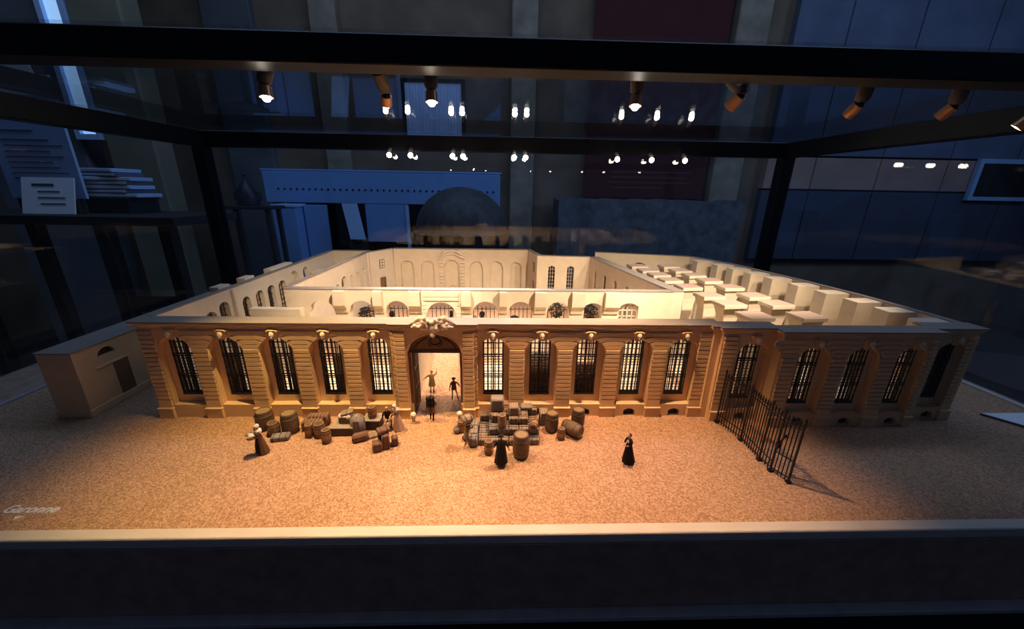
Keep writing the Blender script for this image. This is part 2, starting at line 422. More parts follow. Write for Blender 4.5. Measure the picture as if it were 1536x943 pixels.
bpy.context.view_layer.update()
me = bpy.data.meshes.new_from_object(to.evaluated_get(bpy.context.evaluated_depsgraph_get()))
bpy.data.objects.remove(to)
wx = max(v.co.x for v in me.vertices)
kx = 5.6 * S / wx
for v in me.vertices: v.co.x *= kx
me.materials.clear(); me.materials.append(MATS['print_white'])
link('lettering', me, base, Vector((-42.95, -17.80, 0.03)) - BO)
q = MB(); q.zprism([(-40.9, -18.22), (-39.95, -18.22), (-40.5, -18.72)], 0.0, 0.04); bpart(q, 'arrow_mark', 'print_white')

# ================================================================== SPOTLIGHTS
def spotlight(label, bulb, aim, power, cone, mount, group, size=1.0, on=True, blend=0.8, shade=0.0, br=0.36, col=WARM):
    t = thing('spotlight', label, 'spotlight', bulb, 0, group)
    b_ = Vector(bulb); d = (Vector(aim) - b_).normalized()
    mo = Vector(mount) - b_
    head0 = -d * 0.25 + d * shade; head1 = -d * 1.3 * size
    q = MB(); q.tube([head0, head1], [0.66 * size, 0.62 * size], 14); q.f.pop(-2); q.build('lamp_head', 'lamp_copper', t, True)
    q = MB(); q.tube([head1 * 0.98, head1 - d * 0.25], [0.5 * size, 0.34 * size], 12); q.build('collar', 'frame_black', t, True)
    e = head1 - d * 0.2
    q = MB(); q.tube([e, e + Vector((0, 0, 0.35)), mo.lerp(e, 0.1)], [0.5 * size, 0.72 * size, 0.74 * size], 12); q.build('holder', 'lamp_grey', t, True)
    q = MB(); q.ball((0, 0, 0), br * size, 10, 8); q.v = [p - d * 0.22 for p in q.v]; q.build('bulb', 'bulb' if on else 'ball_white', t, True)
    if power > 0:
        ld = bpy.data.lights.new('lamp_beam', 'SPOT'); ld.energy = power; ld.color = col; ld.spot_size = math.radians(cone); ld.spot_blend = blend
        ld.shadow_soft_size = 0.004
        lo = bpy.data.objects.new('lamp_beam', ld); COL.objects.link(lo); lo.parent = t
        lo.location = d * (0.5 + shade) * S
        lo.rotation_euler = d.to_track_quat('-Z', 'Y').to_euler()
    return t
FRONT = [
    ((-15.6, -4.3, 41.7), (-14.0, -9.0, 0), 9.5, 86, 'lit spotlight on the front beam nearest the tall daylight window', 0.0, (1.0, 0.66, 0.27)),
    ((-4.0, -0.6, 42), (-14, 30, 6), 15.0, 80, 'slim lit spotlight on the front beam close left of the one above the arched gate', 0.0, (1.0, 0.77, 0.55)),
    ((1.8, -3.9, 41.7), (3, -9.0, 0), 5.2, 84, 'bright spotlight on the front beam above the arched gate', 0.0, (1.0, 0.56, 0.38)),
    ((24.35, -3.3, 41.9), (22, -9.5, 0), 11.0, 87, 'bright spotlight on the front beam in front of the dark red banner', 0.0, (1.0, 0.60, 0.32)),
    ((34.2, -5.0, 42), (16, 30, 6), 15.0, 74, 'copper spotlight on the front beam, first of the four at the right end', 0.4, (1.0, 0.77, 0.55)),
    ((49.9, -2.3, 42), (43, 30, 10), 9.5, 72, 'copper spotlight on the front beam, second of the four at the right end', 0.4, (1.0, 0.77, 0.55)),
    ((60.9, -2.4, 42), (52, 28, 10), 9.5, 72, 'copper spotlight on the front beam, third of the four at the right end', 0.4, (1.0, 0.77, 0.55)),
    ((77.3, 2.7, 42), (62, 22, 10), 5.0, 66, 'copper spotlight at the right edge of the picture, last on the front beam', 0.4, (1.0, 0.77, 0.55)),
]
for (bp_, aim, pw, cn, lb, shd, colr) in FRONT:
    spotlight(lb, bp_, aim, pw, cn, (bp_[0] + (0.6 if bp_[0] > 30 else 0.0), -3.2, 45.1), 'spotlights along the front beam', shade=shd, br=0.42, col=colr)
BACKX = [-23.4, -17.2, -4.9, -1.8, 13.3, 16.7, 44.2, 54.6, 64.8]
BL = ['leftmost', 'second', 'third', 'fourth', 'fifth', 'sixth', 'seventh', 'eighth', 'last']
for i, x in enumerate(BACKX):
    spotlight('small lit spotlight under the rear beam, %s from the left' % BL[i] if i else 'small lit spotlight under the rear beam, leftmost of the row',
              (x, 70.5, 42.0), (x * 0.75 + 2, 24, 0) if x < 30 else (x - 4, 28, 8), 7.5 if x < 30 else 1.2, 64, (x, 72.6, 44.0), 'spotlights along the rear beam', 0.85, br=0.85, col=(1.0, 0.77, 0.55))

# ================================================================== THE BUILDING MODEL
H = 15.1
pal = thing('palace_model', 'large cream scale model of a roofless courtyard palace with rusticated arcaded front', 'building model')
def part(mb, name, m, smooth=False, parent=None): return mb.build(name, m, parent or pal, smooth)
def cap(pts_pairs, name='wall_cap', z=H, m='cut_top', th=0.12):
    q = MB(); q.zprism(pts_pairs, z - th, z + 0.02); part(q, name, m)
def capline(A, B, t, ext=0.08):
    A = Vector((A[0], A[1])); B = Vector((B[0], B[1])); d = (B - A).normalized(); n = Vector((-d.y, d.x))
    A = A - d * ext; B = B + d * ext
    cap([tuple(A - n * ext), tuple(B - n * ext), tuple(B + n * (t + ext)), tuple(A + n * (t + ext))])
WINX = [-36.4, -29.4, -22.4, -15.4, -8.4, 8.4, 15.4, 22.4, 29.4, 36.4]
# front segments: (x0, x1, yfront, window centres)
SEG = [(-40.9, 40.7, 0.0, WINX), (41.2, 49.0, -1.2, [46.1]), (49.0, 71.3, -2.7, [54.0, 61.25, 68.4]), (71.3, 79.3, -1.0, [76.1])]

for (x0, x1, y, wins) in SEG:
    q = MB()
    ops = [(w - x0, min(4.7, 4.7), 2.05, 10.6, 2.2) for w in wins]
    if x0 < -40: ops.append((-x0, 7.9, 2.05, 10.4, 3.05))
    wall_seg(q, (x0, y), (x1, y), 1.0, 2.05, 14.6, ops)
    ops = [(w - x0, 3.1, 3.15, 11.85, 0.72) for w in wins]
    if x0 < -40: ops.append((-x0, 7.2, 2.05, 10.4, 0.0))
    wall_seg(q, (x0, y + 1.0), (x1, y + 1.0), 1.2, 2.05, 14.6, ops)
    part(q, 'front_wall', 'plaster_front')
    q = MB()
    ops = [(w - x0, 1.75, 0.12, 0.95, 0.36) for w in wins if w > 10]
    if x0 < -40: ops.append((-x0, 7.2, 0.0, 2.05, 0.0))
    wall_seg(q, (x0, y - 0.1), (x1, y - 0.1), 2.3, 0, 2.05, ops)
    part(q, 'plinth_course', 'plaster_front')
    for w in wins:
        if w > 10:
            q = MB(); q.cbox(w - 0.9, y + 0.5, 0.0, w + 0.9, y + 0.62, 1.4, 0.02); part(q, 'vent_dark_plate', 'iron')  # solid dark plate stands in for the shade inside the vent
# cornice and grey cut plane on top
CS = [(-41.0, -5.7, 0.0), (-5.7, 5.7, -0.4), (5.7, 40.7, 0.0), (40.2, 41.3, -0.55), (41.2, 49.05, -1.2), (49.0, 71.3, -2.7), (71.3, 79.35, -1.0)]
for ci, (x0, x1, y) in enumerate(CS):
    dz = (0.0, 0.03, 0.012, 0.022, 0.034, 0.046, 0.018)[ci]
    e = 0.0 if x0 not in (-41.0, -5.7, 40.2, 41.2, 49.0) else 0.55
    er = 0.55 if x1 in (79.35, 71.3, 5.7) else 0.0
    back = (2.2 if x0 < 41 else y + 2.3) + dz
    q = MB(); q.cbox(x0 - e * 0.4, y - 0.16, 14.28 + dz, x1 + er * 0.4, back, 14.62 + dz, 0.06); q.cbox(x0 - e, y - 0.36, 14.62 + dz, x1 + er, back, H - 0.14 + dz, 0.07)
    part(q, 'cornice', 'plaster_front')
    q = MB(); q.cbox(x0 - e - 0.06, y - 0.45, H - 0.14 + dz, x1 + er + 0.06, back + 0.1, H + 0.02 + dz, 0.03); part(q, 'wall_cap', 'cut_top')
# rusticated courses, pedestals
blk = MB(); blk.cbox(-1.08, -0.26, 0.05, 1.08, 0.05, 0.61, 0.04); BLK = blk.mesh('stone_course', 'plaster_front')
def arch_av(z):    # half width of the pier left beside the window arches at height z
    k = (z - 10.6) / 2.2
    return 3.5 - (2.35 * math.sqrt(max(0, 1 - k * k)) if k > 0 else 2.35)
UP = []
for (zb, zt) in ((11.15, 11.75), (11.83, 12.43), (12.51, 13.11), (13.19, 13.79)):
    dz = 0.32
    a0 = min(arch_av(max(zb - dz, 10.6)) - 0.06, 2.6); a1 = min(arch_av(zt - dz) - 0.06, 2.6); mm = min(a0, a1) - 0.32 if zb > 11.5 else a0 - 0.12
    pl = [(-a0, zb - dz), (-mm, zb), (mm, zb), (a0, zb - dz), (a1, zt - dz), (mm, zt), (-mm, zt), (-a1, zt - dz)]
    if zb < 11.5: pl = [(-1.08, zb), (1.08, zb), (1.3, zt - 0.2), (1.2, zt), (-1.2, zt), (-1.3, zt - 0.2)]
    q = MB(); q.prism(pl, -0.18, 0.05); UP.append(q.mesh('stone_course', 'plaster_front'))
HALF = {}
def pier(x, y, w=2.15, up=True, ped=True, rows=12, side=0):
    for k in range(rows):
        o = link('stone_course', BLK, pal, (x, y, 2.95 + 0.68 * k)); o.scale.x = w / 2.15
    if up:
        for mesh in UP: link('stone_course', mesh, pal, (x, y, 0))
    q = MB(); q.cbox(x - w / 2, y - 0.25, 1.6, x + w / 2, y + 0.05, 2.9, 0.04); part(q, 'pilaster_foot', 'plaster_front')
    if ped:
        q = MB(); q.cbox(x - w / 2 - 0.12, y - 0.5, 0.0, x + w / 2 + 0.12, y, 1.5, 0.04); q.cbox(x - w / 2 - 0.2, y - 0.6, 1.5, x + w / 2 + 0.2, y, 1.68, 0.05)
        part(q, 'pedestal', 'plaster_front')
for x in (-32.9, -25.9, -18.9, -11.9, 11.9, 18.9, 25.9, 32.9): pier(x, 0)
for x in (-39.85, 39.45): pier(x, 0, 1.9, up=False, rows=16)
for x in (-4.85, 4.85): pier(x, -0.4, 1.5, up=False, rows=16)
for x in (-5.95, 5.95): pier(x, -0.02, 0.42, up=False, rows=16, ped=True)
for x in (-40.75,): pier(x, 0.35, 0.4, up=False, rows=16, ped=False)
q = MB(); q.cbox(-5.7, -0.4, 0.0, -4.0, 0.05, 10.38, 0.04); q.cbox(4.0, -0.4, 0.0, 5.7, 0.05, 10.38, 0.04); part(q, 'portal_pilaster', 'plaster_front')
q = MB(); q.cbox(40.25, -0.55, 0, 41.25, 1, 14.3, 0.06); part(q, 'corner_pier', 'plaster_front')
for (x, y, w) in ((42.4, -1.2, 2.0), (50.3, -2.7, 2.1), (57.6, -2.7, 2.2), (64.8, -2.7, 2.2), (70.7, -2.7, 1.1), (72.8, -1.0, 1.8), (78.5, -1.0, 1.5)): pier(x, y, w, up=(w > 2), rows=12 if w > 2 else 16)
q = MB(); q.box(48.93, -2.66, 0, 49.8, 0.46, 14.5); part(q, 'return_wall', 'plaster_front')
q = MB(); q.box(70.4, -2.65, 0, 71.28, 1.2, 14.5); q.box(78.3, -0.9, 0, 79.3, 1.6, 14.5); part(q, 'return_wall', 'plaster_front')
# window grilles, casements, keystone masks
vb = MB(); vb.box(-0.075, -0.075, 0, 0.075, 0.075, 1); VB = vb.mesh('bar', 'iron')
q = MB()
for z in (9.85, 9.5, 6.6, 6.25): q.box(-1.6, 1.0, z - 0.07, 1.6, 1.16, z + 0.07)
q.box(-1.55, 1.0, 3.15, 1.55, 1.2, 3.5)
for z in (4.4, 5.3, 7.6, 8.6, 10.8, 11.6): q.box(-1.55, 1.05, z - 0.03, 1.55, 1.12, z + 0.03)
GR_ = q.mesh('window_grille', 'iron')
q = MB()
q.box(-1.55, 1.7, 3.15, -1.35, 1.95, 11.9); q.box(1.35, 1.7, 3.15, 1.55, 1.95, 11.9); q.box(-0.12, 1.7, 3.15, 0.12, 1.95, 12.4); q.box(-1.5, 1.7, 3.15, 1.5, 1.95, 3.45)
q.box(-1.5, 1.7, 9.4, 1.5, 1.95, 9.6)
for z in (4.5, 5.6, 6.7, 7.8, 8.7, 10.5, 11.4): q.box(-1.5, 1.78, z - 0.05, 1.5, 1.88, z + 0.05)
for x in (-0.75, 0.75): q.box(x - 0.05, 1.78, 3.2, x + 0.05, 1.88, 12.2)
CA = q.mesh('window_casement', 'casement')
q = MB()
q.ball((0, -0.34, 0.02), (0.34, 0.30, 0.42), 12, 9); q.ball((0, -0.62, -0.02), (0.07, 0.10, 0.12), 6, 5); q.ball((-0.13, -0.58, 0.1), 0.055, 6, 5); q.ball((0.13, -0.58, 0.1), 0.055, 6, 5)
q.ball((0, -0.5, -0.32), (0.2, 0.15, 0.16), 8, 6)
MASK = q.mesh('mask', 'sculpture', True)
q = MB()
q.prism([(-0.42, -0.95), (0.42, -0.95), (0.62, 0.1), (0.7, 0.55), (-0.7, 0.55), (-0.62, 0.1)], -0.15, 0.1)
for s_ in (-1, 1):
    q.tube([(0, -0.3, 0.5), (s_ * 0.4, -0.32, 0.5), (s_ * 0.72, -0.28, 0.32), (s_ * 0.85, -0.24, 0.45), (s_ * 0.72, -0.22, 0.52)], [0.13, 0.13, 0.11, 0.08, 0.05], 6)
KEY = q.mesh('keystone', 'plaster_front', True)
for (x0, x1, y, wins) in SEG:
    for w in wins:
        g = link('window_grille', GR_, pal, (w, y, 0))
        for k in range(6):
            x = -1.4 + 0.56 * k
            b_ = link('bar', VB, g, (x, 1.08, 3.15)); b_.scale.z = 8.7 + 0.72 * (1 - (x / 1.55) ** 2)
        link('window_casement', CA, pal, (w, y, 0))
        k_ = link('keystone', KEY, pal, (w, y, 13.42)); link('mask', MASK, k_, (0, -0.22, -0.05))
# portal: tympanum, arch moulding, coat of arms
K = 20
arc = [(-3.95 + 7.9 * i / K, 10.4 + 3.05 * math.sqrt(max(0, 1 - (2 * i / K - 1) ** 2))) for i in range(K + 1)]
q = MB(); q.prism(arc, 0.62, 0.98); tym = part(q, 'tympanum', 'oak_door')
q = MB(); q.box(-3.7, 0.5, 10.25, 3.7, 0.98, 10.75); part(q, 'lintel', 'oak_dark', parent=tym)
q = MB(); q.tube([(0.75 * math.cos(a), 0.58, 12.1 + 0.62 * math.sin(a)) for a in [2 * PI * i / 24 for i in range(25)]], 0.1, 6); part(q, 'roundel', 'oak_dark', True, tym)
for s_ in (-1, 1):
    q = MB(); q.tube([(s_ * 3.0, 0.58, 11.0), (s_ * 2.5, 0.56, 11.7), (s_ * 1.7, 0.55, 12.3), (s_ * 1.1, 0.56, 12.6)], 0.1, 6)
    q.tube([(s_ * 0.5, 0.56, 11.2), (s_ * 0.9, 0.56, 11.5), (s_ * 1.0, 0.56, 11.9)], 0.08, 6); part(q, 'carved_scroll', 'oak_dark', True, tym)
q = MB()
arcm = [(x * 1.03, z) for x, z in arc]
q.tube([(-4.05, -0.25, 1.7), (-4.05, -0.25, 10.4)] + [(x, -0.3, 10.4 + (z - 10.4) * 1.05) for x, z in arcm] + [(4.05, -0.25, 10.4), (4.05, -0.25, 1.7)], 0.17, 6); part(q, 'arch_moulding', 'plaster_front', True)
q = MB(); wall_seg(q, (-5.7, -0.4), (5.7, -0.4), 0.45, 10.4, 14.5, [(5.7, 8.1, 10.4, 10.4, 3.2)]); part(q, 'portal_front', 'plaster_front')
for s_ in (-1, 1):
    q = MB(); q.box(s_ * 3.55, 0.3, 0.0, s_ * 3.95, 1.0, 10.4); part(q, 'door_jamb', 'oak_door')
    q = MB(); q.cbox(s_ * 3.45, 1.2, 0.06, s_ * 3.65, 4.3, 10.2, 0.04); lf = part(q, 'door_leaf', 'oak_door')
    for z in (1.2, 4.4, 7.5): q = MB(); q.cbox(s_ * 3.36, 1.6, z, s_ * 3.46, 3.9, z + 2.4, 0.04); part(q, 'door_panel', 'oak_dark', parent=lf)
# sculpture by voxel union of rounded masses
q = MB()
q.ball((0, -1.0, 14.55), (0.62, 0.35, 0.85)); q.ball((0, -1.15, 15.55), (0.42, 0.4, 0.38)); q.ball((0, -1.1, 13.7), (0.4, 0.35, 0.4)); q.ball((0.1, -1.25, 14.8), (0.35, 0.25, 0.5))
for s_ in (-1, 1):
    q.tube([(s_ * 0.4, -1.0, 15.4), (s_ * 1.0, -0.95, 15.95), (s_ * 1.7, -0.9, 16.05), (s_ * 2.4, -0.8, 15.6), (s_ * 3.2, -0.7, 15.15)], [0.25, 0.42, 0.45, 0.32, 0.12], 8)
    q.ball((s_ * 1.05, -1.15, 16.1), (0.28, 0.28, 0.32)); q.ball((s_ * 1.25, -1.1, 15.55), (0.45, 0.4, 0.5))
    q.tube([(s_ * 1.3, -1.15, 15.3), (s_ * 1.7, -1.25, 14.9), (s_ * 2.3, -1.1, 14.95), (s_ * 2.9, -1.0, 14.75)], [0.34, 0.34, 0.24, 0.15], 8)
    q.tube([(s_ * 0.9, -1.2, 15.5), (s_ * 0.65, -1.3, 15.0), (s_ * 0.75, -1.2, 14.5)], [0.2, 0.18, 0.12], 7)
    q.tube([(s_ * 1.6, -1.0, 15.9), (s_ * 2.2, -0.95, 15.75), (s_ * 2.5, -1.0, 15.4)], [0.2, 0.17, 0.12], 7)
    q.tube([(s_ * 0.5, -1.0, 14.2), (s_ * 1.0, -1.05, 14.6), (s_ * 1.4, -1.0, 14.45), (s_ * 1.7, -0.95, 14.7)], [0.16, 0.2, 0.18, 0.1], 7)
r2_ = random.Random(3)
for k in range(46):
    a = r2_.uniform(-2.6, 2.6); b0 = 15.35 - 0.22 * abs(a) + r2_.uniform(-0.55, 0.75) * (1.15 - abs(a) / 3.2)
    q.ball((a, -1.05 + r2_.uniform(-0.3, 0.1), b0), r2_.uniform(0.14, 0.3), 8, 6)
tmp = q.build('coat_of_arms', 'sculpture', None, True)
md = tmp.modifiers.new('r', 'REMESH'); md.mode = 'VOXEL'; md.voxel_size = 0.065 * S
bpy.context.view_layer.update()
me = bpy.data.meshes.new_from_object(tmp.evaluated_get(bpy.context.evaluated_depsgraph_get()))
bpy.data.objects.remove(tmp)
me.materials.clear(); me.materials.append(MATS['sculpture'])
me.polygons.foreach_set('use_smooth', [True] * len(me.polygons))
link('coat_of_arms', me, pal)

# ---- inner walls
def iwall(A, B, t, ops=(), name='inner_wall', z1=H - 0.1, m='plaster', capped=True):
    q = MB(); wall_seg(q, A, B, t, 0, z1, ops); o = part(q, name, m)
    if capped: capline(A, B, t)
    return o
CA_ = [(-24.1, 4.9), (-16.7, 4.7), (-10.1, 4.4), (-1.7, 5.7), (6.6, 5.0), (13.3, 4.8), (20.5, 4.4)]
ops = [(x + 30.5, w, 0, 12.85 - w / 2, w / 2) for x, w in CA_] + [(27.25 + 30.5, 3.5, 0, 12.0, 0.7), (34.2 + 30.5, 3.8, 4, 12.0, 0.75)]
iwall((-30.5, 18.4), (42.4, 18.4), 1.5, ops, 'arcade_wall')
q = MB()
for z in (0.5, 5.5): q.box(-22, 36.95, z, 30, 37.05, z + 0.14)
rl = part(q, 'court_railing', 'iron')
q = MB(); q.box(-0.07, -0.07, 0, 0.07, 0.07, 6.2); RB = q.mesh('bar', 'iron')
for k in range(53): link('bar', RB, rl, (-22 + k, 37, 0))
q = MB()
for k in range(5): q.box(32.3 + 0.95 * k - 0.08, 19.2, 4, 32.3 + 0.95 * k + 0.08, 19.4, 12.6)
for z in (5.2, 6.8, 8.4, 9.8, 11.0, 12.0): q.box(32.3, 19.2, z, 36.1, 19.4, z + 0.16)
part(q, 'window_casement', 'plaster')
# portal block and vault springers on the arcade wall
q = MB(); wall_seg(q, (-5.3, 17.8), (2.0, 17.8), 0.6, 0, 14.9, [(3.6, 5.7, 0, 10.0, 2.85)]); part(q, 'inner_portal', 'plaster')
for k in range(4):
    for s_ in (-1, 1):
        q = MB(); q.cbox(-1.65 + s_ * 3.2 - 0.38, 17.62, 10.0 + 0.72 * k, -1.65 + s_ * 3.2 + 0.38, 17.82, 10.62 + 0.72 * k, 0.03); part(q, 'stone_course', 'plaster')
for k in range(2):
    q = MB(); q.cbox(-4.9, 17.62, 13.15 + 0.76 * k, 1.6, 17.82, 13.82 + 0.76 * k, 0.03); part(q, 'stone_course', 'plaster')
def springer(x0, x1, yb, d, z0, z1):
    q = MB(); q.prism([(0, z0), (0.3, z0), (0.5, z0 + 0.8), (d, z0 + 1.6), (d, z1), (0, z1)], 0, x1 - x0, Matrix(((0, 1, 0, x0), (-1, 0, 0, yb), (0, 0, 1, 0), (0, 0, 0, 1)))); part(q, 'vault_springer', 'plaster')
for (a, b_) in ((-21.4, -19.3), (-14.2, -12.5), (-7.7, -5.5), (2.1, 3.9), (9.3, 10.7), (15.9, 18.1), (22.9, 25.3), (29.2, 32.1)): springer(a, b_, 18.4, 1.2, 10.6, 14.9)
# left wing
LW = [(12.6, 2.6, 11.3, 1.0), (16.0, 2.6, 12.1, 1.0), (22.1, 2.4, 11.4, 1.0), (26.4, 2.6, 11.5, 1.0), (30.5, 2.8, 11.6, 1.0), (34.9, 3.0, 11.6, 1.0), (40.2, 4.4, 11.5, 2.2), (46.0, 2.6, 12.6, 1.0)]
iwall((-41.2, 64.5), (-41.2, 2.45), 1.0, [(64.5 - y, w, 5, zs, r) for y, w, zs, r in LW], 'side_wall')
q = MB(); q.cbox(-40.2, 18.2, 0, -39.5, 19.4, 14.9, 0.1); part(q, 'wall_pier', 'plaster')
for (y, w, zs, r) in LW[:6]:
    q = MB()
    for k in range(3): q.box(-41.0, y - w / 2 + w * (k + 0.5) / 3 - 0.06, 5, -40.85, y - w / 2 + w * (k + 0.5) / 3 + 0.06, zs + r * 0.9)
    for k in range(6): q.box(-41.0, y - w / 2, 6 + k * 1.1, -40.85, y + w / 2, 6.1 + k * 1.1)
    part(q, 'window_casement', 'casement')
iwall((-41.2, 63.5), (-29.6, 63.5), 1.0, (), 'side_wall')
iwall((-30.3, 61), (-31.3, 19.9), 1.0, [(61 - y, w, 4, zs, r) for y, w, zs, r in ((39.5, 2.0, 10, 0.7), (43.4, 3.2, 10.2, 1.6), (48, 2.0, 10.4, 0.7), (52.2, 2.0, 10.4, 0.7), (56.6, 2.0, 10.6, 0.7))], 'inner_wall')
q = MB(); q.cbox(-36.6, 16.9, 0, -27.4, 18.3, 11.6, 0.05); part(q, 'stair_block', 'plaster')
q = MB(); q.cbox(-39.4, 15.0, 0, -27.6, 16.8, 10.2, 0.05); part(q, 'stair_block', 'plaster')
q = MB(); q.cbox(-40.0, 40.0, 0, -31.5, 43.5, 10.8, 0.05); q.cbox(-40, 48, 0, -31.5, 52, 12, 0.05); part(q, 'stair_block', 'plaster')
# small chimney blocks on the outside of the left wall
for y, l in ((18.6, 3.0), (26.0, 3.0), (38.0, 9.0)):
    q = MB(); q.cbox(-43.0, y - l / 2, 0, -41.3, y + l / 2, 15.5, 0.05); part(q, 'outer_buttress', 'plaster')
# court rear: curved sides, blind arcade
def bent(A, B, ops, t=1.0): return iwall(A, B, t, ops, 'court_wall')
bent((-29.3, 60.8), (-24.0, 69.2), [(4.9, 2.4, 0, 6.6, 0.2)])
q = MB(); q.cbox(-27.6, 64.0, 0, -26.2, 66.0, 6.9, 0.05, None); part(q, 'court_door', 'oak_door')
d = Vector((5.3, 8.4)).normalized()
Mx = Matrix(((d.x, -d.y, 0, -29.3), (d.y, d.x, 0, 60.8), (0, 0, 1, 0), (0, 0, 0, 1)))
q = MB(); q.cbox(3.9, -0.12, 9.6, 5.9, 0.02, 12.3, 0.05, Mx); wf = part(q, 'court_window', 'casement')
for i in range(2):
    for k in range(3):
        q = MB(); q.cbox(4.05 + i * 0.9, -0.2, 9.75 + 0.85 * k, 4.8 + i * 0.9, -0.1, 10.45 + 0.85 * k, 0.03, Mx); part(q, 'pane', 'plaster', parent=wf)
BX = [(-20.0, 4.2, 9.3, 2.0), (-13.6, 4.2, 9.3, 2.0), (-6.0, 4.6, 9.4, 2.3), (1.8, 4.2, 9.3, 2.0), (8.2, 4.2, 9.3, 2.0), (14.4, 3.6, 9.3, 1.8)]
q = MB(); wall_seg(q, (-24.0, 68.7), (18.2, 69.1), 1.05, 0, 14.95, [(x + 24.0, w, 0, zs, r) for x, w, zs, r in BX]); wall_seg(q, (-24.0, 69.75), (18.2, 70.1), 0.8, 0, 14.95); part(q, 'court_wall', 'plaster'); capline((-24.0, 68.7), (18.2, 69.1), 1.85)
for s_ in (-1, 1):
    for k in range(9):
        q = MB(); q.cbox(-6 + s_ * 3.3 - 0.75, 68.5, 2.2 + 1.05 * k, -6 + s_ * 3.3 + 0.75, 69.5, 3.13 + 1.05 * k, 0.06); part(q, 'stone_course', 'plaster')
q = MB()
for s_ in (-1, 1):
    q.tube([(-6, 68.3, 13.7), (-6 + s_ * 1.4, 68.3, 13.5), (-6 + s_ * 2.8, 68.2, 12.7), (-6 + s_ * 4.3, 68.3, 12.3)], [0.28, 0.28, 0.26, 0.3], 7)
    q.tube([(-6 + s_ * 1.2, 68.3, 14.4), (-6 + s_ * 2.2, 68.2, 14.2), (-6 + s_ * 3.2, 68.2, 13.4)], [0.3, 0.35, 0.2], 7); q.ball((-6 + s_ * 2.2, 68.2, 14.5), 0.3)
part(q, 'pediment_carving', 'sculpture', True)
q = MB(); q.cbox(-6.7, 69.3, 0, -5.3, 69.6, 3.2, 0.05); part(q, 'niche_bench', 'plaster')
bent((18.0, 69.9), (20.3, 58.7), [(7.2, 2.2, 0, 6.6, 0.2)])
d = Vector((2.3, -11.2)).normalized()
Mx = Matrix(((d.x, -d.y, 0, 18.0), (d.y, d.x, 0, 69.9), (0, 0, 1, 0), (0, 0, 0, 1)))
q = MB(); q.cbox(6.2, -0.15, 9.6, 8.2, 0.02, 12.3, 0.05, Mx); wf = part(q, 'court_window', 'casement')
for i in range(2):
    for k in range(3):
        q = MB(); q.cbox(6.35 + i * 0.9, -0.25, 9.75 + 0.85 * k, 7.1 + i * 0.9, -0.14, 10.45 + 0.85 * k, 0.03, Mx); part(q, 'pane', 'plaster', parent=wf)
q = MB(); q.cbox(6.15, 0.5, 0, 8.25, 0.7, 6.7, 0.04, Mx); part(q, 'court_door', 'oak_door')
q = MB(); q.cbox(20.0, 58.0, 0, 21.2, 59.4, 15.0, 0.1); part(q, 'corner_pier', 'plaster')
q = MB(); q.cbox(-30.3, 60.2, 0, -29.0, 61.6, 15.0, 0.1); part(q, 'corner_pier', 'plaster')
iwall((20.6, 58.4), (35.3, 57.2), 1.0, [(3.8, 2.0, 5, 11.6, 0.6), (9.3, 2.0, 5, 11.6, 0.6)], 'court_wall')
for u in (24.4, 29.9):
    q = MB()
    for k in range(4): q.box(u - 1 + k * 0.66 - 0.05, 58.3, 5, u - 1 + k * 0.66 + 0.05, 58.4, 12)
    for k in range(6): q.box(u - 1, 58.3, 5.6 + k * 1.1, u + 1, 58.4, 5.7 + k * 1.1)
    part(q, 'window_casement', 'plaster')
# right wing
iwall((35.3, 57.2), (42.4, 18.6), 2.4, [(u, 1.8, 4, 11.2, 0.6) for u in (4, 10, 16, 22, 30)], 'court_wall')
q = MB(); q.cbox(37.4, 46.0, 4, 37.7, 48.4, 11.6, 0.03); part(q, 'court_door', 'oak_dark')
iwall((38.8, 66.0), (65.6, 59.8), 1.0, [(13.5, 4.0, 6, 11.2, 1.3)], 'side_wall')
q = MB()
for k in range(7): q.box(50.2 + k * 0.6, 63.6, 6, 50.3 + k * 0.6, 63.7, 12.4)
for k in range(6): q.box(50, 63.6, 6.5 + k, 54.2, 63.7, 6.62 + k)
part(q, 'window_casement', 'casement')
RP = [(65.6, 59.8), (71.2, 48.0), (75.4, 30.7), (77.6, 16.8), (78.2, 5.8), (78.2, -0.9)]
RO = {1: [(5.2, 2.4), (13.0, 2.4)], 2: [(4.0, 2.6), (11.0, 2.6)], 3: [(3.0, 2.6), (8.6, 2.6)]}
for i, (A, B) in enumerate(zip(RP, RP[1:])):
    iwall(A, B, 1.1, [(u, w, 5, 11.0, 1.0) for u, w in RO.get(i, [])], 'side_wall')
    d = Vector((B[0] - A[0], B[1] - A[1], 0)).normalized()
    for u, w in RO.get(i, []):
        q = MB(); Mx = Matrix(((d.x, -d.y, 0, A[0]), (d.y, d.x, 0, A[1]), (0, 0, 1, 0), (0, 0, 0, 1)))
        for k in range(4): q.box(u - w / 2 + w * (k + 0.5) / 4 - 0.05, 0.5, 5, u - w / 2 + w * (k + 0.5) / 4 + 0.05, 0.6, 12, Mx)
        for k in range(7): q.box(u - w / 2, 0.5, 5.5 + k, u + w / 2, 0.6, 5.62 + k, Mx)
        part(q, 'window_casement', 'casement')
def xw(y):
    for A, B in zip(RP, RP[1:]):
        if A[1] >= y >= B[1]: return A[0] + (B[0] - A[0]) * (A[1] - y) / (A[1] - B[1])
    return 78.2
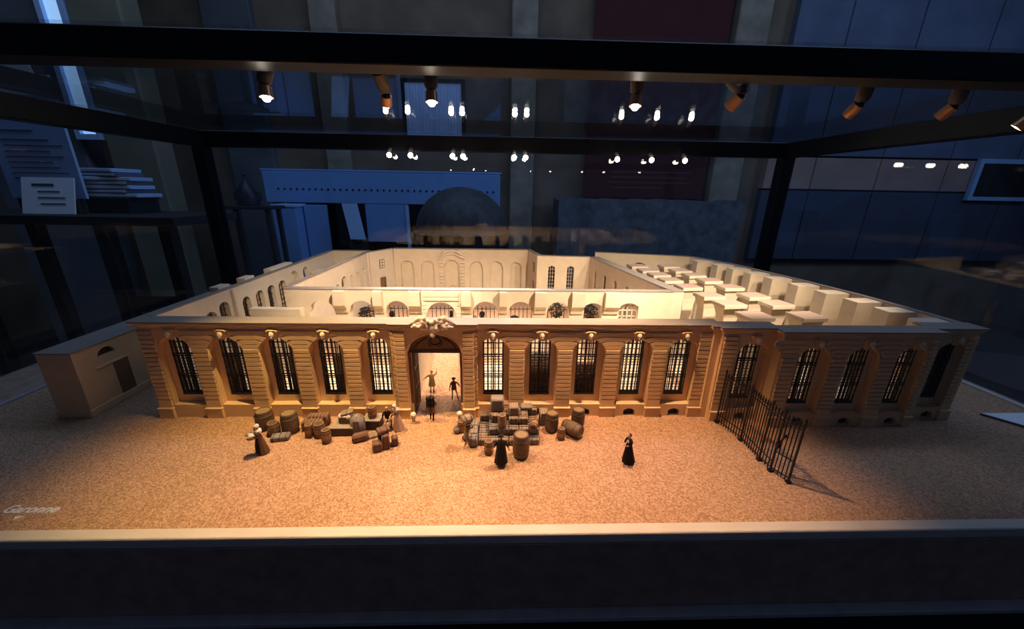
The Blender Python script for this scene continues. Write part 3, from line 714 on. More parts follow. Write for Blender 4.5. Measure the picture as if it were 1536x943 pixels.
for y in (53.5, 48.0, 43.0, 37.8, 32.3, 26.0, 20.0, 14.0, 8.4, 2.6):
    x = xw(y)
    q = MB(); q.cbox(x - 4.6, y - 1.5, 9.6, x + 0.05, y + 1.5, 14.95, 0.06); q.cbox(x - 3.4, y - 1.2, 0, x, y + 1.2, 9.6, 0.06)
    q.hull([(x - 4.6, y - 1.5, 9.65), (x - 4.6, y + 1.5, 9.65), (x - 3.4, y - 1.2, 7.6), (x - 3.4, y + 1.2, 7.6), (x, y - 1.5, 9.65), (x, y + 1.5, 9.65), (x, y - 1.2, 7.6), (x, y + 1.2, 7.6)])
    part(q, 'wall_pier', 'plaster')
# two rows of square pillars with vault springings and square tops
q = MB()
prof = [(0, 1.45), (1.2, 1.45), (1.25, 1.2), (9.4, 1.2), (10.8, 1.25), (12.0, 1.4), (13.0, 1.7), (13.85, 2.0)]
ring = []
for z, h in prof: ring.append([(-h * 1.0, -h * 0.75, z), (h * 1.0, -h * 0.75, z), (h * 1.0, h * 0.75, z), (-h * 1.0, h * 0.75, z)])
vs_ = [p for r in ring for p in r]; fs = []
for i in range(len(prof) - 1):
    for j in range(4): fs.append((i * 4 + j, i * 4 + (j + 1) % 4, i * 4 + 4 + (j + 1) % 4, i * 4 + 4 + j))
fs += [(3, 2, 1, 0), tuple(range(len(vs_) - 4, len(vs_)))]
q.add(vs_, fs); PIL = q.mesh('pillar', 'plaster')
q = MB(); q.cbox(-2.2, -1.85, 13.85, 2.2, 1.85, 14.52, 0.05); PC = q.mesh('pillar_top', 'plaster')
q = MB(); q.cbox(-2.15, -1.8, 14.5, 2.15, 1.8, 14.56, 0.02); PF = q.mesh('cut_face', 'cut_pink')
PY = [48.0, 42.4, 37.2, 31.7, 25.6, 18.7, 13.3, 6.5]
for xs2 in ([45.7, 46.5, 47.2, 47.6, 48.8, 49.6, 50.4, 50.6], [54.2, 54.8, 55.7, 56.5, 57.6, 58.3, 59.0, 59.2]):
    for x, y in zip(xs2, PY):
        p_ = link('pillar', PIL, pal, (x, y, 0), (0, 0, 0.1)); link('pillar_top', PC, p_); link('cut_face', PF, p_)
# partitions and floors
q = MB(); q.box(-40, 2.3, 0.0, -4.6, 18.2, 0.12); q.box(4.6, 2.3, 0.0, 41, 18.2, 0.12); q.box(42.8, -0.2, 0, 76, 58, 0.12); part(q, 'room_floor', 'plaster')
for s_ in (-1, 1):
    q = MB(); q.cbox(s_ * 4.1, 4.4, 0, s_ * 4.7, 17.6, 9.0, 0.05); part(q, 'passage_wall', 'plaster')
q = MB(); q.cbox(12.6, 4.5, 0.1, 18.6, 5.2, 8.6, 0.05); part(q, 'timber_screen', 'dark_panel')
q = MB(); q.cbox(19.2, 4.5, 0.1, 25.6, 5.2, 6.6, 0.05); part(q, 'timber_screen', 'dark_panel')
for x in (-38, -31.0, -24, -17):
    q = MB(); q.cbox(x, 5.0, 0.1, x + 5.6, 5.7, 7.6, 0.05); part(q, 'timber_screen', 'dark_panel')

# ---- annex block left of the palace
an = thing('annex_model', 'low dim annex block model with a lunette window, left of the palace front', 'building model', (-53.2, 18, 0))
AO = Vector((-53.2, 18, 0))
def apart(mb, name, m): mb.v = [p - AO for p in mb.v]; return mb.build(name, m, an)
q = MB(); wall_seg(q, (-51.6, 40), (-51.6, -0.2), 0.8, 0, 10.2, [(35.6, 2.8, 8.2, 8.2, 1.15), (24, 2.8, 8.2, 8.2, 1.15)]); q.box(-55.6, -0.2, 0, -51.6, 0.6, 10.2); q.box(-55.6, 0.6, 0, -54.8, 40, 10.2); q.box(-55.6, 39.2, 0, -51.6, 40, 10.2); apart(q, 'wall', 'plaster_front')
q = MB(); q.cbox(-55.75, -0.35, 10.15, -50.65, 40.1, 10.35, 0.05); apart(q, 'roof_slab', 'cut_top')
q = MB(); q.cbox(-55.75, -0.4, 0, -50.65, 40.1, 1.2, 0.08); apart(q, 'plinth', 'plaster_front')
for y in (4.4, 16):
    q = MB(); q.box(-51.4, y - 1.4, 8.2, -51.3, y + 1.4, 9.4); q.v = [p for p in q.v]; apart(q, 'lunette_window', 'casement')
    q = MB(); q.cbox(-50.85, y - 2.2, 6.6, -50.6, y + 3.0, 6.9, 0.04); apart(q, 'string_course', 'plaster_front')
    q = MB(); q.cbox(-50.9, y + 0.4, 1.1, -50.72, y + 2.8, 6.5, 0.04); apart(q, 'door', 'oak_door')

# ================================================================== IRON FENCE
fe = thing('iron_fence', 'black wrought iron fence with half open gate leaf standing out from the right wing', 'fence', (43, -8, 0))
FO = Vector((43, -8, 0))
fp = [Vector((42.3, -1.95, 0)), Vector((43.35, -6.3, 0)), Vector((43.3, -10.4, 0)), Vector((43.4, -12.4, 0)), Vector((44.25, -14.4, 0))]
q = MB(); q.tube([(0, 0, 0.15), (0, 0, 7.9)], 0.075, 5); q.tube([(0, 0, 7.85), (0, 0, 8.05), (0, 0, 8.6)], [0.07, 0.14, 0.01], 5); BAR = q.mesh('bar', 'iron')
q = MB(); q.tube([(0, 0, 0), (0, 0, 8.3)], 0.14, 6); q.tube([(0, 0, 8.3), (0, 0, 8.5), (0, 0, 9.0)], [0.12, 0.2, 0.02], 6); q.box(-0.25, -0.25, 0, 0.25, 0.25, 0.3); PST = q.mesh('post', 'iron')
for i, (a, b_) in enumerate(zip(fp, fp[1:])):
    Ld = (b_ - a).length; n = max(3, round(Ld / 0.47))
    for k in range(1, n): link('bar', BAR, fe, a.lerp(b_, k / n) - FO)
    dz = -0.25 if i == 3 else 0
    for z in (0.55, 1.5, 7.35, 7.8) if i != 3 else (0.6, 3.0, 7.3, 7.8):
        q = MB(); q.tube([a - FO + Vector((0, 0, z)), b_ - FO + Vector((0, 0, z))], 0.075, 4); q.build('rail', 'iron', fe)
    link('post', PST, fe, a - FO)
link('post', PST, fe, fp[-1] - FO)
q = MB(); q.cbox(43.3, -12.7, 3.6, 43.8, -12.2, 4.3, 0.05); q.tube([(43.5, -12.5, 4.2), (43.9, -12.8, 5.6), (44.0, -12.9, 5.2)], 0.12, 5); q.v = [p - FO for p in q.v]; q.build('lock', 'iron', fe)
# ================================================================== BARRELS
def barrel(label, loc, h, r, kind, tilt=None, rz=0, group='barrels and kegs in front of the palace model'):
    t = thing('barrel' if kind != 'keg' else 'keg', label, 'barrel' if kind != 'keg' else 'keg', loc, rz, group)
    if tilt: t.rotation_euler = tilt
    wood = 'keg_wood' if kind == 'keg' else 'barrel_wood'
    n = 10
    rad = lambda u: r * (0.80 + 0.20 * math.sin(PI * u) ** 0.9)
    prof = [(rad(0) * 0.9, 0)] + [(rad(i / n), h * i / n) for i in range(n + 1)] + [(rad(1) - 0.10, h), (rad(1) - 0.12, h - 0.12), (0.01, h - 0.12)]
    q = MB(); q.lathe(prof, seg=20); q.build('body', wood, t, True)
    q = MB(); q.lathe([(0.01, h - 0.13), (rad(1) - 0.11, h - 0.13), (rad(1) - 0.11, h - 0.07), (0.01, h - 0.07)], seg=20); q.build('lid', 'barrel_lid' if kind != 'keg' else 'keg_wood', t, True)
    for u in (0.06, 0.26, 0.74, 0.94):
        a, b_ = u - 0.035, u + 0.035
        q = MB(); q.lathe([(rad(a) - 0.02, h * a), (rad(a) + 0.05, h * a), (rad(b_) + 0.05, h * b_), (rad(b_) - 0.02, h * b_)], seg=20); q.build('hoop', 'hoop', t, True)
    return t
barrel('large dark barrel standing farthest left, against the palace wall', (-24.1, -2.9, 0), 2.9, 1.2, 'b')
barrel('large dark barrel standing just right of the small keg and grey bale', (-20.1, -3.8, 0), 3.1, 1.15, 'b')
barrel('small brown keg between the two large dark barrels at the left', (-22.1, -4.4, 0), 1.9, 0.82, 'keg')
barrel('narrow small keg before the striped bundles, left of its stouter neighbour', (-17.0, -4.9, 0), 1.9, 0.58, 'keg')
barrel('stout pale keg standing in front of the striped bundles', (-15.55, -4.9, 0), 2.1, 0.78, 'keg')
barrel('small keg standing alone left of the long flat crate', (-14.1, -6.2, 0), 2.0, 0.62, 'keg')
barrel('small keg set on top of the pale chest beside the seated figure', (-8.9, -2.75, 1.62), 1.75, 0.62, 'keg')
barrel('largest barrel, standing in front of the big bale stack', (12.2, -9.3, 0), 3.4, 1.1, 'b')
barrel('tall barrel standing right of the bale stack with a small keg in front', (16.9, -3.8, 0), 3.0, 0.98, 'b')
barrel('barrel standing behind the barrel that lies on its side', (20.9, -2.8, 0), 2.95, 0.98, 'b')
barrel('barrel lying on its side on the gravel', (18.75, -3.75, 0.98), 2.9, 0.98, 'b', (PI / 2 - 0.05, 0, 0.75))
barrel('small keg between the tall barrel and the lying barrel', (18.0, -5.7, 0), 1.75, 0.58, 'keg')
barrel('small keg standing in front of the lower left corner of the bale stack', (8.0, -8.75, 0), 2.0, 0.6, 'keg')
barrel('small tan keg standing on a step of the bale stack', (9.75, -5.7, 1.92), 1.95, 0.58, 'keg')
barrel('small tan keg lying end-on on the right of the bale stack', (14.35, -5.2, 2.48), 1.6, 0.55, 'keg', (PI / 2, 0, -0.25))
barrel('small keg beside the round pot near the right bollard', (4.0, -3.9, 0), 1.75, 0.62, 'keg')
q = MB(); q.lathe([(0.2, 0), (0.42, 0.25), (0.5, 0.6), (0.36, 0.95), (0.2, 1.05), (0.24, 1.2), (0.1, 1.2), (0.08, 1.0)], seg=16)
t = thing('pot', 'small round grey pot on the gravel by the keg at the gate', 'pot', (3.3, -4.3, 0)); q.build('body', 'bale_grey', t, True)
q = MB(); q.tube([(0.22, 0, 1.05), (0.5, 0, 1.0), (0.52, 0, 0.65), (0.44, 0, 0.5)], 0.05, 5); q.build('handle', 'bale_grey', t, True)

# ================================================================== BALES AND CRATES
def bale(name, label, cat, loc, size, m, ties, rz=0, tie_m='rope_dark', c=0.14, group=None, cross=False, tilt=None, plump=0.0):
    t = thing(name, label, cat, loc, rz, group)
    if tilt: t.rotation_euler = tilt
    w, d, h = size
    q = MB(); q.cbox(-w / 2, -d / 2, 0, w / 2, d / 2, h, c); q.build('body', m, t, True)
    e = 0.035
    for k in range(ties):
        x = -w / 2 + w * (k + 0.5) / ties if ties > 1 else 0
        pts = [(x, -d / 2 - e, c * 0.8), (x, -d / 2 - e, h - c * 0.8), (x, -d / 2 + c * 0.7, h + e), (x, d / 2 - c * 0.7, h + e), (x, d / 2 + e, h - c * 0.8), (x, d / 2 + e, c * 0.8)]
        q = MB(); q.tube(pts, 0.042, 4); q.build('tie', tie_m, t)
    if cross:
        pts = [(-w / 2 - e, 0, c), (-w / 2 - e, 0, h - c * 0.8), (-w / 2 + c * 0.7, 0, h + e), (w / 2 - c * 0.7, 0, h + e), (w / 2 + e, 0, h - c * 0.8), (w / 2 + e, 0, c)]
        q = MB(); q.tube(pts, 0.042, 4); q.build('tie', tie_m, t)
    return t
HM = [[1, 1, 1, 1, 1, 1], [1, 2, 2, 2, 2, 2], [1, 2, 2, 3, 3, 2], [1, 3, 3, 3, 3, 2], [2, 3, 3, 3, 3, 3]]
LAYER = ['bottom', 'second', 'third']
proto = {}
for j in range(5):
    for i in range(6):
        for k in range(HM[j][i]):
            mk = rnd.choice(['bale_tan', 'bale_tan', 'bale_grey'])
            lab = 'small roped bale in the %s layer of the big bale stack' % LAYER[k]
            loc = (7.2 + 1.4 * i + rnd.uniform(-.04, .04), -6.65 + 1.1 * j + rnd.uniform(-.04, .04), 0.95 * k + 0.001)
            if mk not in proto:
                o = proto[mk] = bale('bale', lab, 'bale', loc, (1.34, 1.03, 0.92), mk, 2, 0, 'rope_dark', 0.12, cross=True)
            else:
                o = copy_tree(proto[mk]); o.location = Vector(loc) * S
            o['label'] = '%s bale from left, %s row, %s layer of the big bale stack' % (['first', 'second', 'third', 'fourth', 'fifth', 'last'][i], ['front', 'second', 'middle', 'fourth', 'rear'][j], LAYER[k]); o['group'] = 'bales in the %s layer of the big stack' % LAYER[k]
            o.rotation_euler.z = rnd.uniform(-0.03, 0.03)
G2 = 'loose bales and boxes around the big stack'
bale('bale', 'tall grey roped box crowning the big bale stack', 'bale', (9.05, -2.7, 2.86), (1.9, 1.6, 2.0), 'bale_grey', 2, 0.03, 'bale_tan', 0.2, G2)
bale('bale', 'striped tan bale lying on top of the bale stack, right of the tall grey box', 'bale', (11.4, -3.6, 2.86), (1.35, 1.5, 1.25), 'bale_tan', 4, 0.05, 'rope', 0.12, G2)
bale('bale', 'small dark-fronted bale on the stack just below the tall grey box', 'bale', (8.75, -4.3, 1.91), (0.95, 0.85, 1.2), 'bale_tan', 2, 0, 'rope_dark', 0.1, G2)
bale('bale', 'pale flat bundle on the back right of the bale stack', 'bale', (13.3, -2.4, 2.86), (1.7, 1.3, 0.5), 'bale_grey', 3, 0, 'bale_tan', 0.12, G2)
bale('bale', 'tan ribbed bale leaning at the right rear of the bale stack', 'bale', (15.95, -2.0, 0.0), (1.3, 1.6, 2.2), 'bale_tan', 4, 0.05, 'rope', 0.12, G2)
bale('bale', 'long grey bale lying front to back at the left side of the stack', 'bale', (5.85, -4.4, 0.0), (1.1, 3.4, 1.35), 'bale_grey', 1, 0.02, 'rope_dark', 0.15, G2, cross=True)
bale('bale', 'grey bale at the front left foot of the big stack', 'bale', (5.9, -6.9, 0.0), (1.15, 1.3, 1.3), 'bale_grey', 2, 0.0, 'rope_dark', 0.15, G2, cross=True)
G3 = 'goods left of the gate'
t = thing('flat_crate', 'long dark flat crate with a pale lid under the grey sack', 'crate', (-12.2, -3.6, 0), 0.02, G3)
q = MB(); q.cbox(-1.9, -1.3, 0, 1.9, 1.3, 1.15, 0.05); q.build('body', 'crate_dark', t)
q = MB(); q.cbox(-2.0, -1.4, 1.15, 2.0, 1.4, 1.32, 0.04); q.build('lid', 'crate_top', t)
for x in (-1.2, 0, 1.2): q = MB(); q.cbox(x - 0.12, -1.36, 0.05, x + 0.12, -1.28, 1.14, 0.02); q.build('batten', 'crate_dark', t)
t = thing('basket', 'brown wicker basket spilling white cloth on the flat crate', 'basket', (-12.4, -3.4, 1.33), 0, G3)
q = MB(); q.cbox(-0.85, -0.65, 0, 0.85, 0.65, 1.1, 0.12); q.build('body', 'bale_brown', t, True)
q = MB(); q.ball((0, 0, 1.15), (0.95, 0.75, 0.28)); q.ball((0.5, -0.4, 1.0), (0.4, 0.35, 0.4)); q.ball((-0.6, -0.3, 1.05), (0.35, 0.4, 0.35)); q.build('cloth', 'cloth_white', t, True)
bale('parcel', 'flat tan parcel tilted on the basket of white cloth', 'parcel', (-12.1, -3.4, 2.72), (1.7, 1.1, 0.35), 'bale_tan', 1, 0.2, 'rope_dark', 0.08, G3, tilt=(0.1, -0.18, 0.25))
bale('sack', 'large grey sack tied with white rope, leaning on the flat crate', 'sack', (-10.5, -4.2, 0), (1.9, 1.7, 2.9), 'bale_grey', 1, 0.1, 'rope', 0.55, G3, cross=True)
t = thing('chest', 'pale-topped chest carrying a small keg, beside the seated figure', 'chest', (-8.9, -2.6, 0), 0, G3)
q = MB(); q.cbox(-1.2, -1.0, 0, 1.2, 0.9, 1.4, 0.06); q.build('body', 'crate_dark', t)
q = MB(); q.cbox(-1.28, -1.08, 1.4, 1.28, 0.95, 1.61, 0.05); q.build('lid', 'crate_top', t)
bale('bale', 'brown loaf-shaped bale lying before the grey sack', 'bale', (-9.7, -5.9, 0), (2.1, 1.1, 1.15), 'bale_brown', 2, 0.42, 'bale_brown', 0.3, G3)
bale('parcel', 'flat small tan slab on the gravel right of the loaf-shaped bale', 'parcel', (-8.2, -5.0, 0), (1.4, 1.1, 0.4), 'bale_tan', 1, 0.5, 'bale_tan', 0.1, G3)
for (lb, x, y, z, w, d_, h, r) in (('reddish-brown bale at the front left of the small five-piece stack', -6.75, -7.9, 0, 1.25, 1.2, 1.25, 0.35), ('tall reddish-brown bale in the middle of the small five-piece stack', -5.75, -7.4, 0, 1.0, 1.1, 2.1, 0.3),
        ('reddish-brown bale at the back of the small five-piece stack', -6.5, -6.5, 0, 1.1, 1.0, 1.9, 0.3), ('small reddish-brown bale at the right of the small five-piece stack', -4.75, -6.8, 0, 0.9, 1.0, 1.3, 0.3), ('flat pale-topped bale lying on top of the small five-piece stack', -6.1, -6.95, 2.12, 1.6, 1.2, 0.6, 0.6)):
    bale('bale', lb, 'bale', (x, y, z), (w, d_, h), 'bale_brown', 2, r, 'rope_dark', 0.13, 'small five-piece bale stack')
for k, lb in enumerate(('front one of the two long striped bundles behind the kegs', 'rear one of the two long striped bundles behind the kegs')):
    bale('bundle', lb, 'bundle', (-17.2 + 0.35 * k, -3.4 + 1.25 * k, 0), (2.9, 1.15, 1.6 + 0.15 * k), 'bale_brown', 6, 0.05, 'rope', 0.2, G3)
bale('bale', 'grey ribbed bale lying flat before the second large barrel', 'bale', (-20.6, -5.55, 0), (2.3, 1.25, 0.75), 'bale_grey', 3, 0.22, 'rope_dark', 0.16, G3)
# bollards
for lb, x, y in (('white-topped round bollard at the left of the arched gate', -3.3, -1.85), ('white-topped round bollard at the right of the arched gate', 3.45, -1.6)):
    t = thing('bollard', lb, 'bollard', (x, y, 0), 0, 'pair of bollards at the gate')
    q = MB(); q.lathe([(0.36, 0), (0.36, 0.18), (0.26, 0.22), (0.24, 0.95), (0.34, 1.05), (0.1, 1.1)], seg=14); q.build('post', 'stone_post', t, True)
    q = MB(); q.ball((0, 0, 1.4), 0.42, 14, 10); q.build('ball_top', 'ball_white', t, True)

# ================================================================== FIGURES (in human centimetres, scaled to the model)
FS = 0.0247
def person(label, loc, rz, J=None, top='cloth_brown', legs='cloth_grey', feet='cloth_black', sk='skin', group=None, scale=1.0, build=1.0, sleeves=None, head_turn=0):
    t = thing('person', label, 'figurine', loc, rz, group)
    P = dict(pel=(0, 0, 94), wst=(0, 0, 106), chs=(0, 0, 126), nck=(0, 0, 145), hd0=(0, -2, 152),
             shL=(18, 0, 140), elL=(24, 2, 112), wrL=(25, -6, 88), shR=(-18, 0, 140), elR=(-24, 2, 112), wrR=(-25, -6, 88),
             hpL=(9, 0, 90), knL=(10, -2, 49), anL=(10, 2, 8), toL=(11, -14, 3), hpR=(-9, 0, 90), knR=(-10, -2, 49), anR=(-10, 2, 8), toR=(-11, -14, 3))
    if J: P.update(J)
    rad = dict(pel=(15, 11), wst=(13, 10), chs=(16, 11), nck=(6, 6), hd0=(6, 6), shL=(7, 7), elL=(5, 5), wrL=(3.4, 3.4), shR=(7, 7), elR=(5, 5), wrR=(3.4, 3.4),
               hpL=(9, 9), knL=(6.2, 6.2), anL=(4.2, 4.2), toL=(3.6, 3), hpR=(9, 9), knR=(6.2, 6.2), anR=(4.2, 4.2), toR=(3.6, 3))
    names = list(P)
    E = [('pel', 'wst'), ('wst', 'chs'), ('chs', 'nck'), ('nck', 'hd0'), ('chs', 'shL'), ('shL', 'elL'), ('elL', 'wrL'), ('chs', 'shR'), ('shR', 'elR'), ('elR', 'wrR'),
         ('pel', 'hpL'), ('hpL', 'knL'), ('knL', 'anL'), ('anL', 'toL'), ('pel', 'hpR'), ('hpR', 'knR'), ('knR', 'anR'), ('anR', 'toR')]
    me = bpy.data.meshes.new('tmp'); me.from_pydata([P[n] for n in names], [(names.index(a), names.index(b_)) for a, b_ in E], [])
    o = bpy.data.objects.new('tmp', me); COL.objects.link(o)
    sm = o.modifiers.new('s', 'SKIN'); o.modifiers.new('u', 'SUBSURF').levels = 1
    for i, n in enumerate(names):
        sv = me.skin_vertices[0].data[i]; sv.radius = (rad[n][0] * build, rad[n][1] * build); sv.use_root = (n == 'pel')
    bpy.context.view_layer.update()
    bm_ = bpy.data.meshes.new_from_object(o.evaluated_get(bpy.context.evaluated_depsgraph_get()))
    bpy.data.objects.remove(o)
    q = MB(); q.v = [v.co.copy() for v in bm_.vertices]; q.f = [tuple(p.vertices) for p in bm_.polygons]
    nb = len(q.f)
    hc = Vector(P['hd0']) + Vector((0, -1.5, 11))
    fwd = Matrix.Rotation(head_turn, 4, 'Z')
    HM_ = Matrix.Translation(hc) @ fwd
    q.ball((0, 0, 0), (8.2, 9.6, 12), 14, 10, HM_); q.ball((0, -9.6, -1), (1.5, 2.2, 2.4), 6, 5, HM_); q.ball((8, 0.5, -0.5), (1.3, 2, 3), 6, 5, HM_); q.ball((-8, 0.5, -0.5), (1.3, 2, 3), 6, 5, HM_); q.ball((0, -8.2, -6), (2.6, 1.2, 0.9), 6, 5, HM_)
    nh = len(q.f)
    q.ball((3, -8.2, 1), (1.2, 0.9, 0.8), 6, 5, HM_); q.ball((-3, -8.2, 1), (1.2, 0.9, 0.8), 6, 5, HM_)
    ne = len(q.f)
    for s_ in ('L', 'R'):
        w_ = Vector(P['wr' + s_]); e_ = Vector(P['el' + s_]); d = (w_ - e_).normalized()
        a = d.cross(Vector((0, 0, 1)) if abs(d.z) < 0.9 else Vector((0, 1, 0))).normalized(); c = a.cross(d)
        q.ball(w_ + d * 5, (4.0, 4.0, 4.6), 8, 6)
        for k, ln in enumerate((7, 8, 7.4, 5.6)):
            b0 = w_ + d * 8 + a * (k - 1.5) * 2.0; q.tube([b0, b0 + d * ln * 0.6 - c * 0.6, b0 + d * ln - c * 2.4], [1.0, 0.95, 0.75], 5)
        q.tube([w_ + d * 3 + a * 3, w_ + d * 6 + a * 5.6, w_ + d * 9 + a * 5.4], [1.2, 1.1, 0.8], 5)
    for i in range(len(q.v)): q.v[i] = q.v[i] * FS * scale
    o = q.build('body', top, t, True)
    o.data.materials.append(MATS[legs]); o.data.materials.append(MATS[feet]); o.data.materials.append(MATS[sk]); o.data.materials.append(MATS['hair'])
    keys = {n: Vector(P[n]) for n in names}
    for i, p in enumerate(o.data.polygons):
        c = p.center / S / FS / scale
        if i >= ne: k = 3
        elif i >= nh: k = 4
        elif i >= nb: k = 3
        else:
            n = min(keys, key=lambda n_: (keys[n_] - c).length)
            k = 0
            if n in ('hd0', 'nck') and c.z > keys['nck'].z: k = 3
            elif n[:2] in ('wr',): k = 3
            elif n[:2] in ('hp', 'kn'): k = 1
            elif n[:2] in ('an', 'to'): k = 2
            elif n == 'pel': k = 1
        p.material_index = k
    return t, hc, scale
def garment(ps, rings, name, m, rx=1.0, ry=0.75, nf=9, seg=28, M=None):
    t, hc, sc = ps
    q = MB(); q.lathe(rings, seg=seg, rx=rx, ry=ry, nf=nf, M=M)
    q.v = [p * FS * sc for p in q.v]
    return q.build(name, m, t, True)
def extra(ps, name, m, fn):
    t, hc, sc = ps
    q = MB(); fn(q, hc); q.v = [p * FS * sc for p in q.v]
    return q.build(name, m, t, True)
def bonnet(ps, m='cloth_white'):
    extra(ps, 'bonnet', m, lambda q, h: (q.ball(h + Vector((0, 2.5, 4)), (10, 10.5, 10.5), 14, 10), q.lathe([(8.8, -1.5, 0, 0), (12.4, -0.6, 0, 0, 0.06), (12.2, 0.6, 0, 0, 0.06), (8.8, 1.4, 0, 0)], seg=20, nf=9, M=Matrix.Translation(h + Vector((0, 1, 3))) @ Matrix.Rotation(-0.4, 4, 'X'))))
def tricorne(ps):
    extra(ps, 'hat', 'cloth_black', lambda q, h: (q.ball(h + Vector((0, 0.5, 8)), (9, 9.6, 7.5), 14, 8), q.lathe([(9, 5.5), (15, 6.0, 0, 0, 0.14), (15.5, 9.5, 0, 0, 0.16), (9.5, 8.0)], seg=24, nf=3, ph=PI / 2, M=Matrix.Translation((h.x, h.y, h.z)))))
def hair(ps, m='hair'):
    extra(ps, 'hair', m, lambda q, h: (q.ball(h + Vector((0, 2.0, 2.6)), (8.9, 9.4, 10.6), 14, 10), q.ball(h + Vector((0, 9, -5)), (4, 3.5, 5), 8, 6)))
SK = lambda z0, r0, z1, r1, a=0.06, oy=0: [(r0, z0), (r0 * 1.02 + (r1 - r0) * 0.25, z0 + (z1 - z0) * 0.2, 0, 0, a * 0.3), (r0 + (r1 - r0) * 0.6, z0 + (z1 - z0) * 0.6, 0, oy * 0.5, a), (r1, z1, 0, oy, a), (r1 * 0.94, z1 + 1, 0, oy, a)]
FG = 'miniature figures in front of the palace model'
# 1 lady with the basket
p = person('miniature woman in white bonnet and brown dress carrying a basket, farthest left', (-21.4, -8.4, 0), -0.9, dict(elL=(24, -8, 112), wrL=(10, -26, 104), elR=(-24, -8, 112), wrR=(-10, -26, 104)), top='cloth_brown', group=FG)
garment(p, SK(108, 13, 3, 30, 0.07, 6), 'skirt', 'cloth_brown', 1, 0.9); garment(p, [(9, 150), (20, 143), (22, 132), (10, 120)], 'shawl', 'cloth_white'); bonnet(p)
garment(p, [(15, 104, 0, -4), (24, 60, 0, -6, .05), (27, 14, 0, -7, .05), (22, 13, 0, -7)], 'apron', 'cloth_black', 0.75, 0.85)
t = thing('basket', 'small basket of white linen held by the leftmost miniature woman', 'basket', (-22.1, -8.85, 2.45), 0.2)
q = MB(); q.lathe([(0.3, 0), (0.5, 0.1), (0.62, 0.5), (0.66, 0.55), (0.5, 0.5)], seg=16); q.build('body', 'keg_wood', t, True)
q = MB(); q.ball((0.1, 0, 0.55), (0.42, 0.42, 0.2)); q.ball((-0.2, 0.12, 0.6), (0.3, 0.25, 0.16)); q.build('linen', 'cloth_white', t, True)
q = MB(); q.tube([(0.6 * math.cos(a), 0, 0.5 + 0.5 * math.sin(a)) for a in [PI * i / 8 for i in range(9)]], 0.05, 5); q.build('handle', 'keg_wood', t, True)
# 2 seated figure and 3 woman
p = person('miniature seated figure in dark waistcoat and white breeches beside the chest', (-6.75, -2.9, 0), 0.25,
           dict(pel=(0, 4, 58), wst=(0, 2, 70), chs=(0, 0, 90), nck=(0, -2, 109), hd0=(0, -4, 116), shL=(18, 0, 104), elL=(25, -8, 80), wrL=(14, -26, 68), shR=(-18, 0, 104), elR=(-26, -4, 80), wrR=(-16, -24, 66),
                hpL=(9, 0, 54), knL=(12, -36, 52), anL=(12, -38, 9), toL=(13, -54, 4), hpR=(-9, 0, 54), knR=(-13, -34, 52), anR=(-14, -32, 9), toR=(-15, -48, 4)), top='cloth_black', legs='cloth_white', feet='cloth_black', group=FG)
extra(p, 'cap', 'stone_post', lambda q, h: q.ball(h + Vector((0, 1, 5)), (9, 10, 9), 12, 8))
garment(p, [(9, 112), (15, 104), (15.5, 90), (15, 74, 0, 2), (13, 68, 0, 2)], 'waistcoat', 'cloth_black')
t = thing('stool', 'small block stool under the seated miniature figure', 'stool', (-6.7, -2.75, 0), 0.25)
q = MB(); q.cbox(-0.55, -0.45, 1.0, 0.55, 0.45, 1.2, 0.05); q.build('seat', 'crate_dark', t)
for sx in (-1, 1):
    for sy in (-1, 1): q = MB(); q.cbox(sx * 0.42 - 0.08, sy * 0.32 - 0.08, 0, sx * 0.42 + 0.08, sy * 0.32 + 0.08, 1.02, 0.02); q.build('leg', 'crate_dark', t)
p = person('miniature woman in white bonnet and pale pink dress standing by the seated figure', (-5.2, -3.5, 0), -0.6, dict(chs=(0, -3, 126), nck=(0, -8, 144), hd0=(0, -11, 151), shL=(18, -4, 139), shR=(-18, -4, 139), elL=(25, -12, 112), wrL=(14, -32, 106), elR=(-24, -14, 112), wrR=(-13, -34, 106)), top='cloth_brown', group=FG)
garment(p, SK(108, 13, 3, 34, 0.08, 8), 'skirt', 'cloth_pink', 1, 0.95); garment(p, [(9, 149, 0, -8), (20, 142, 0, -4), (22, 130, 0, -2), (12, 112)], 'shawl', 'cloth_white'); bonnet(p)
# 4 porter walking into the gate with a stacked load
p = person('miniature dark-clad porter seen from behind, walking into the arched gate under a load', (-0.7, -1.2, 0), PI - 0.1, dict(elL=(26, -4, 112), wrL=(27, -16, 92), elR=(-26, -4, 112), wrR=(-27, -16, 92), knL=(9, -10, 50), anL=(9, 0, 9), toL=(10, -14, 4), anR=(-9, 12, 9), toR=(-10, -2, 4)), top='cloth_brown', legs='cloth_black', feet='cloth_black', group=FG)
garment(p, [(10, 148), (18, 138), (17, 112), (21, 90, 0, 2, .04), (25, 66, 0, 4, .06), (22, 66, 0, 4)], 'coat', 'cloth_brown'); hair(p)
t = thing('back_load', 'stack of dark rolls strapped on the back of the porter in the gate', 'load', (-0.72, -1.72, 2.5), 0.05)
for k in range(3): q = MB(); q.tube([(-0.6, 0, 0.35 + 0.6 * k), (0, 0, 0.37 + 0.6 * k), (0.6, 0, 0.35 + 0.6 * k)], [0.28, 0.33, 0.28], 10); q.build('roll', 'cloth_black', t, True)
for x in (-0.3, 0.3): q = MB(); q.tube([(x, -0.36, 0.1), (x, -0.38, 1.8), (x, 0.05, 1.95)], 0.05, 4); q.build('strap', 'rope_dark', t)
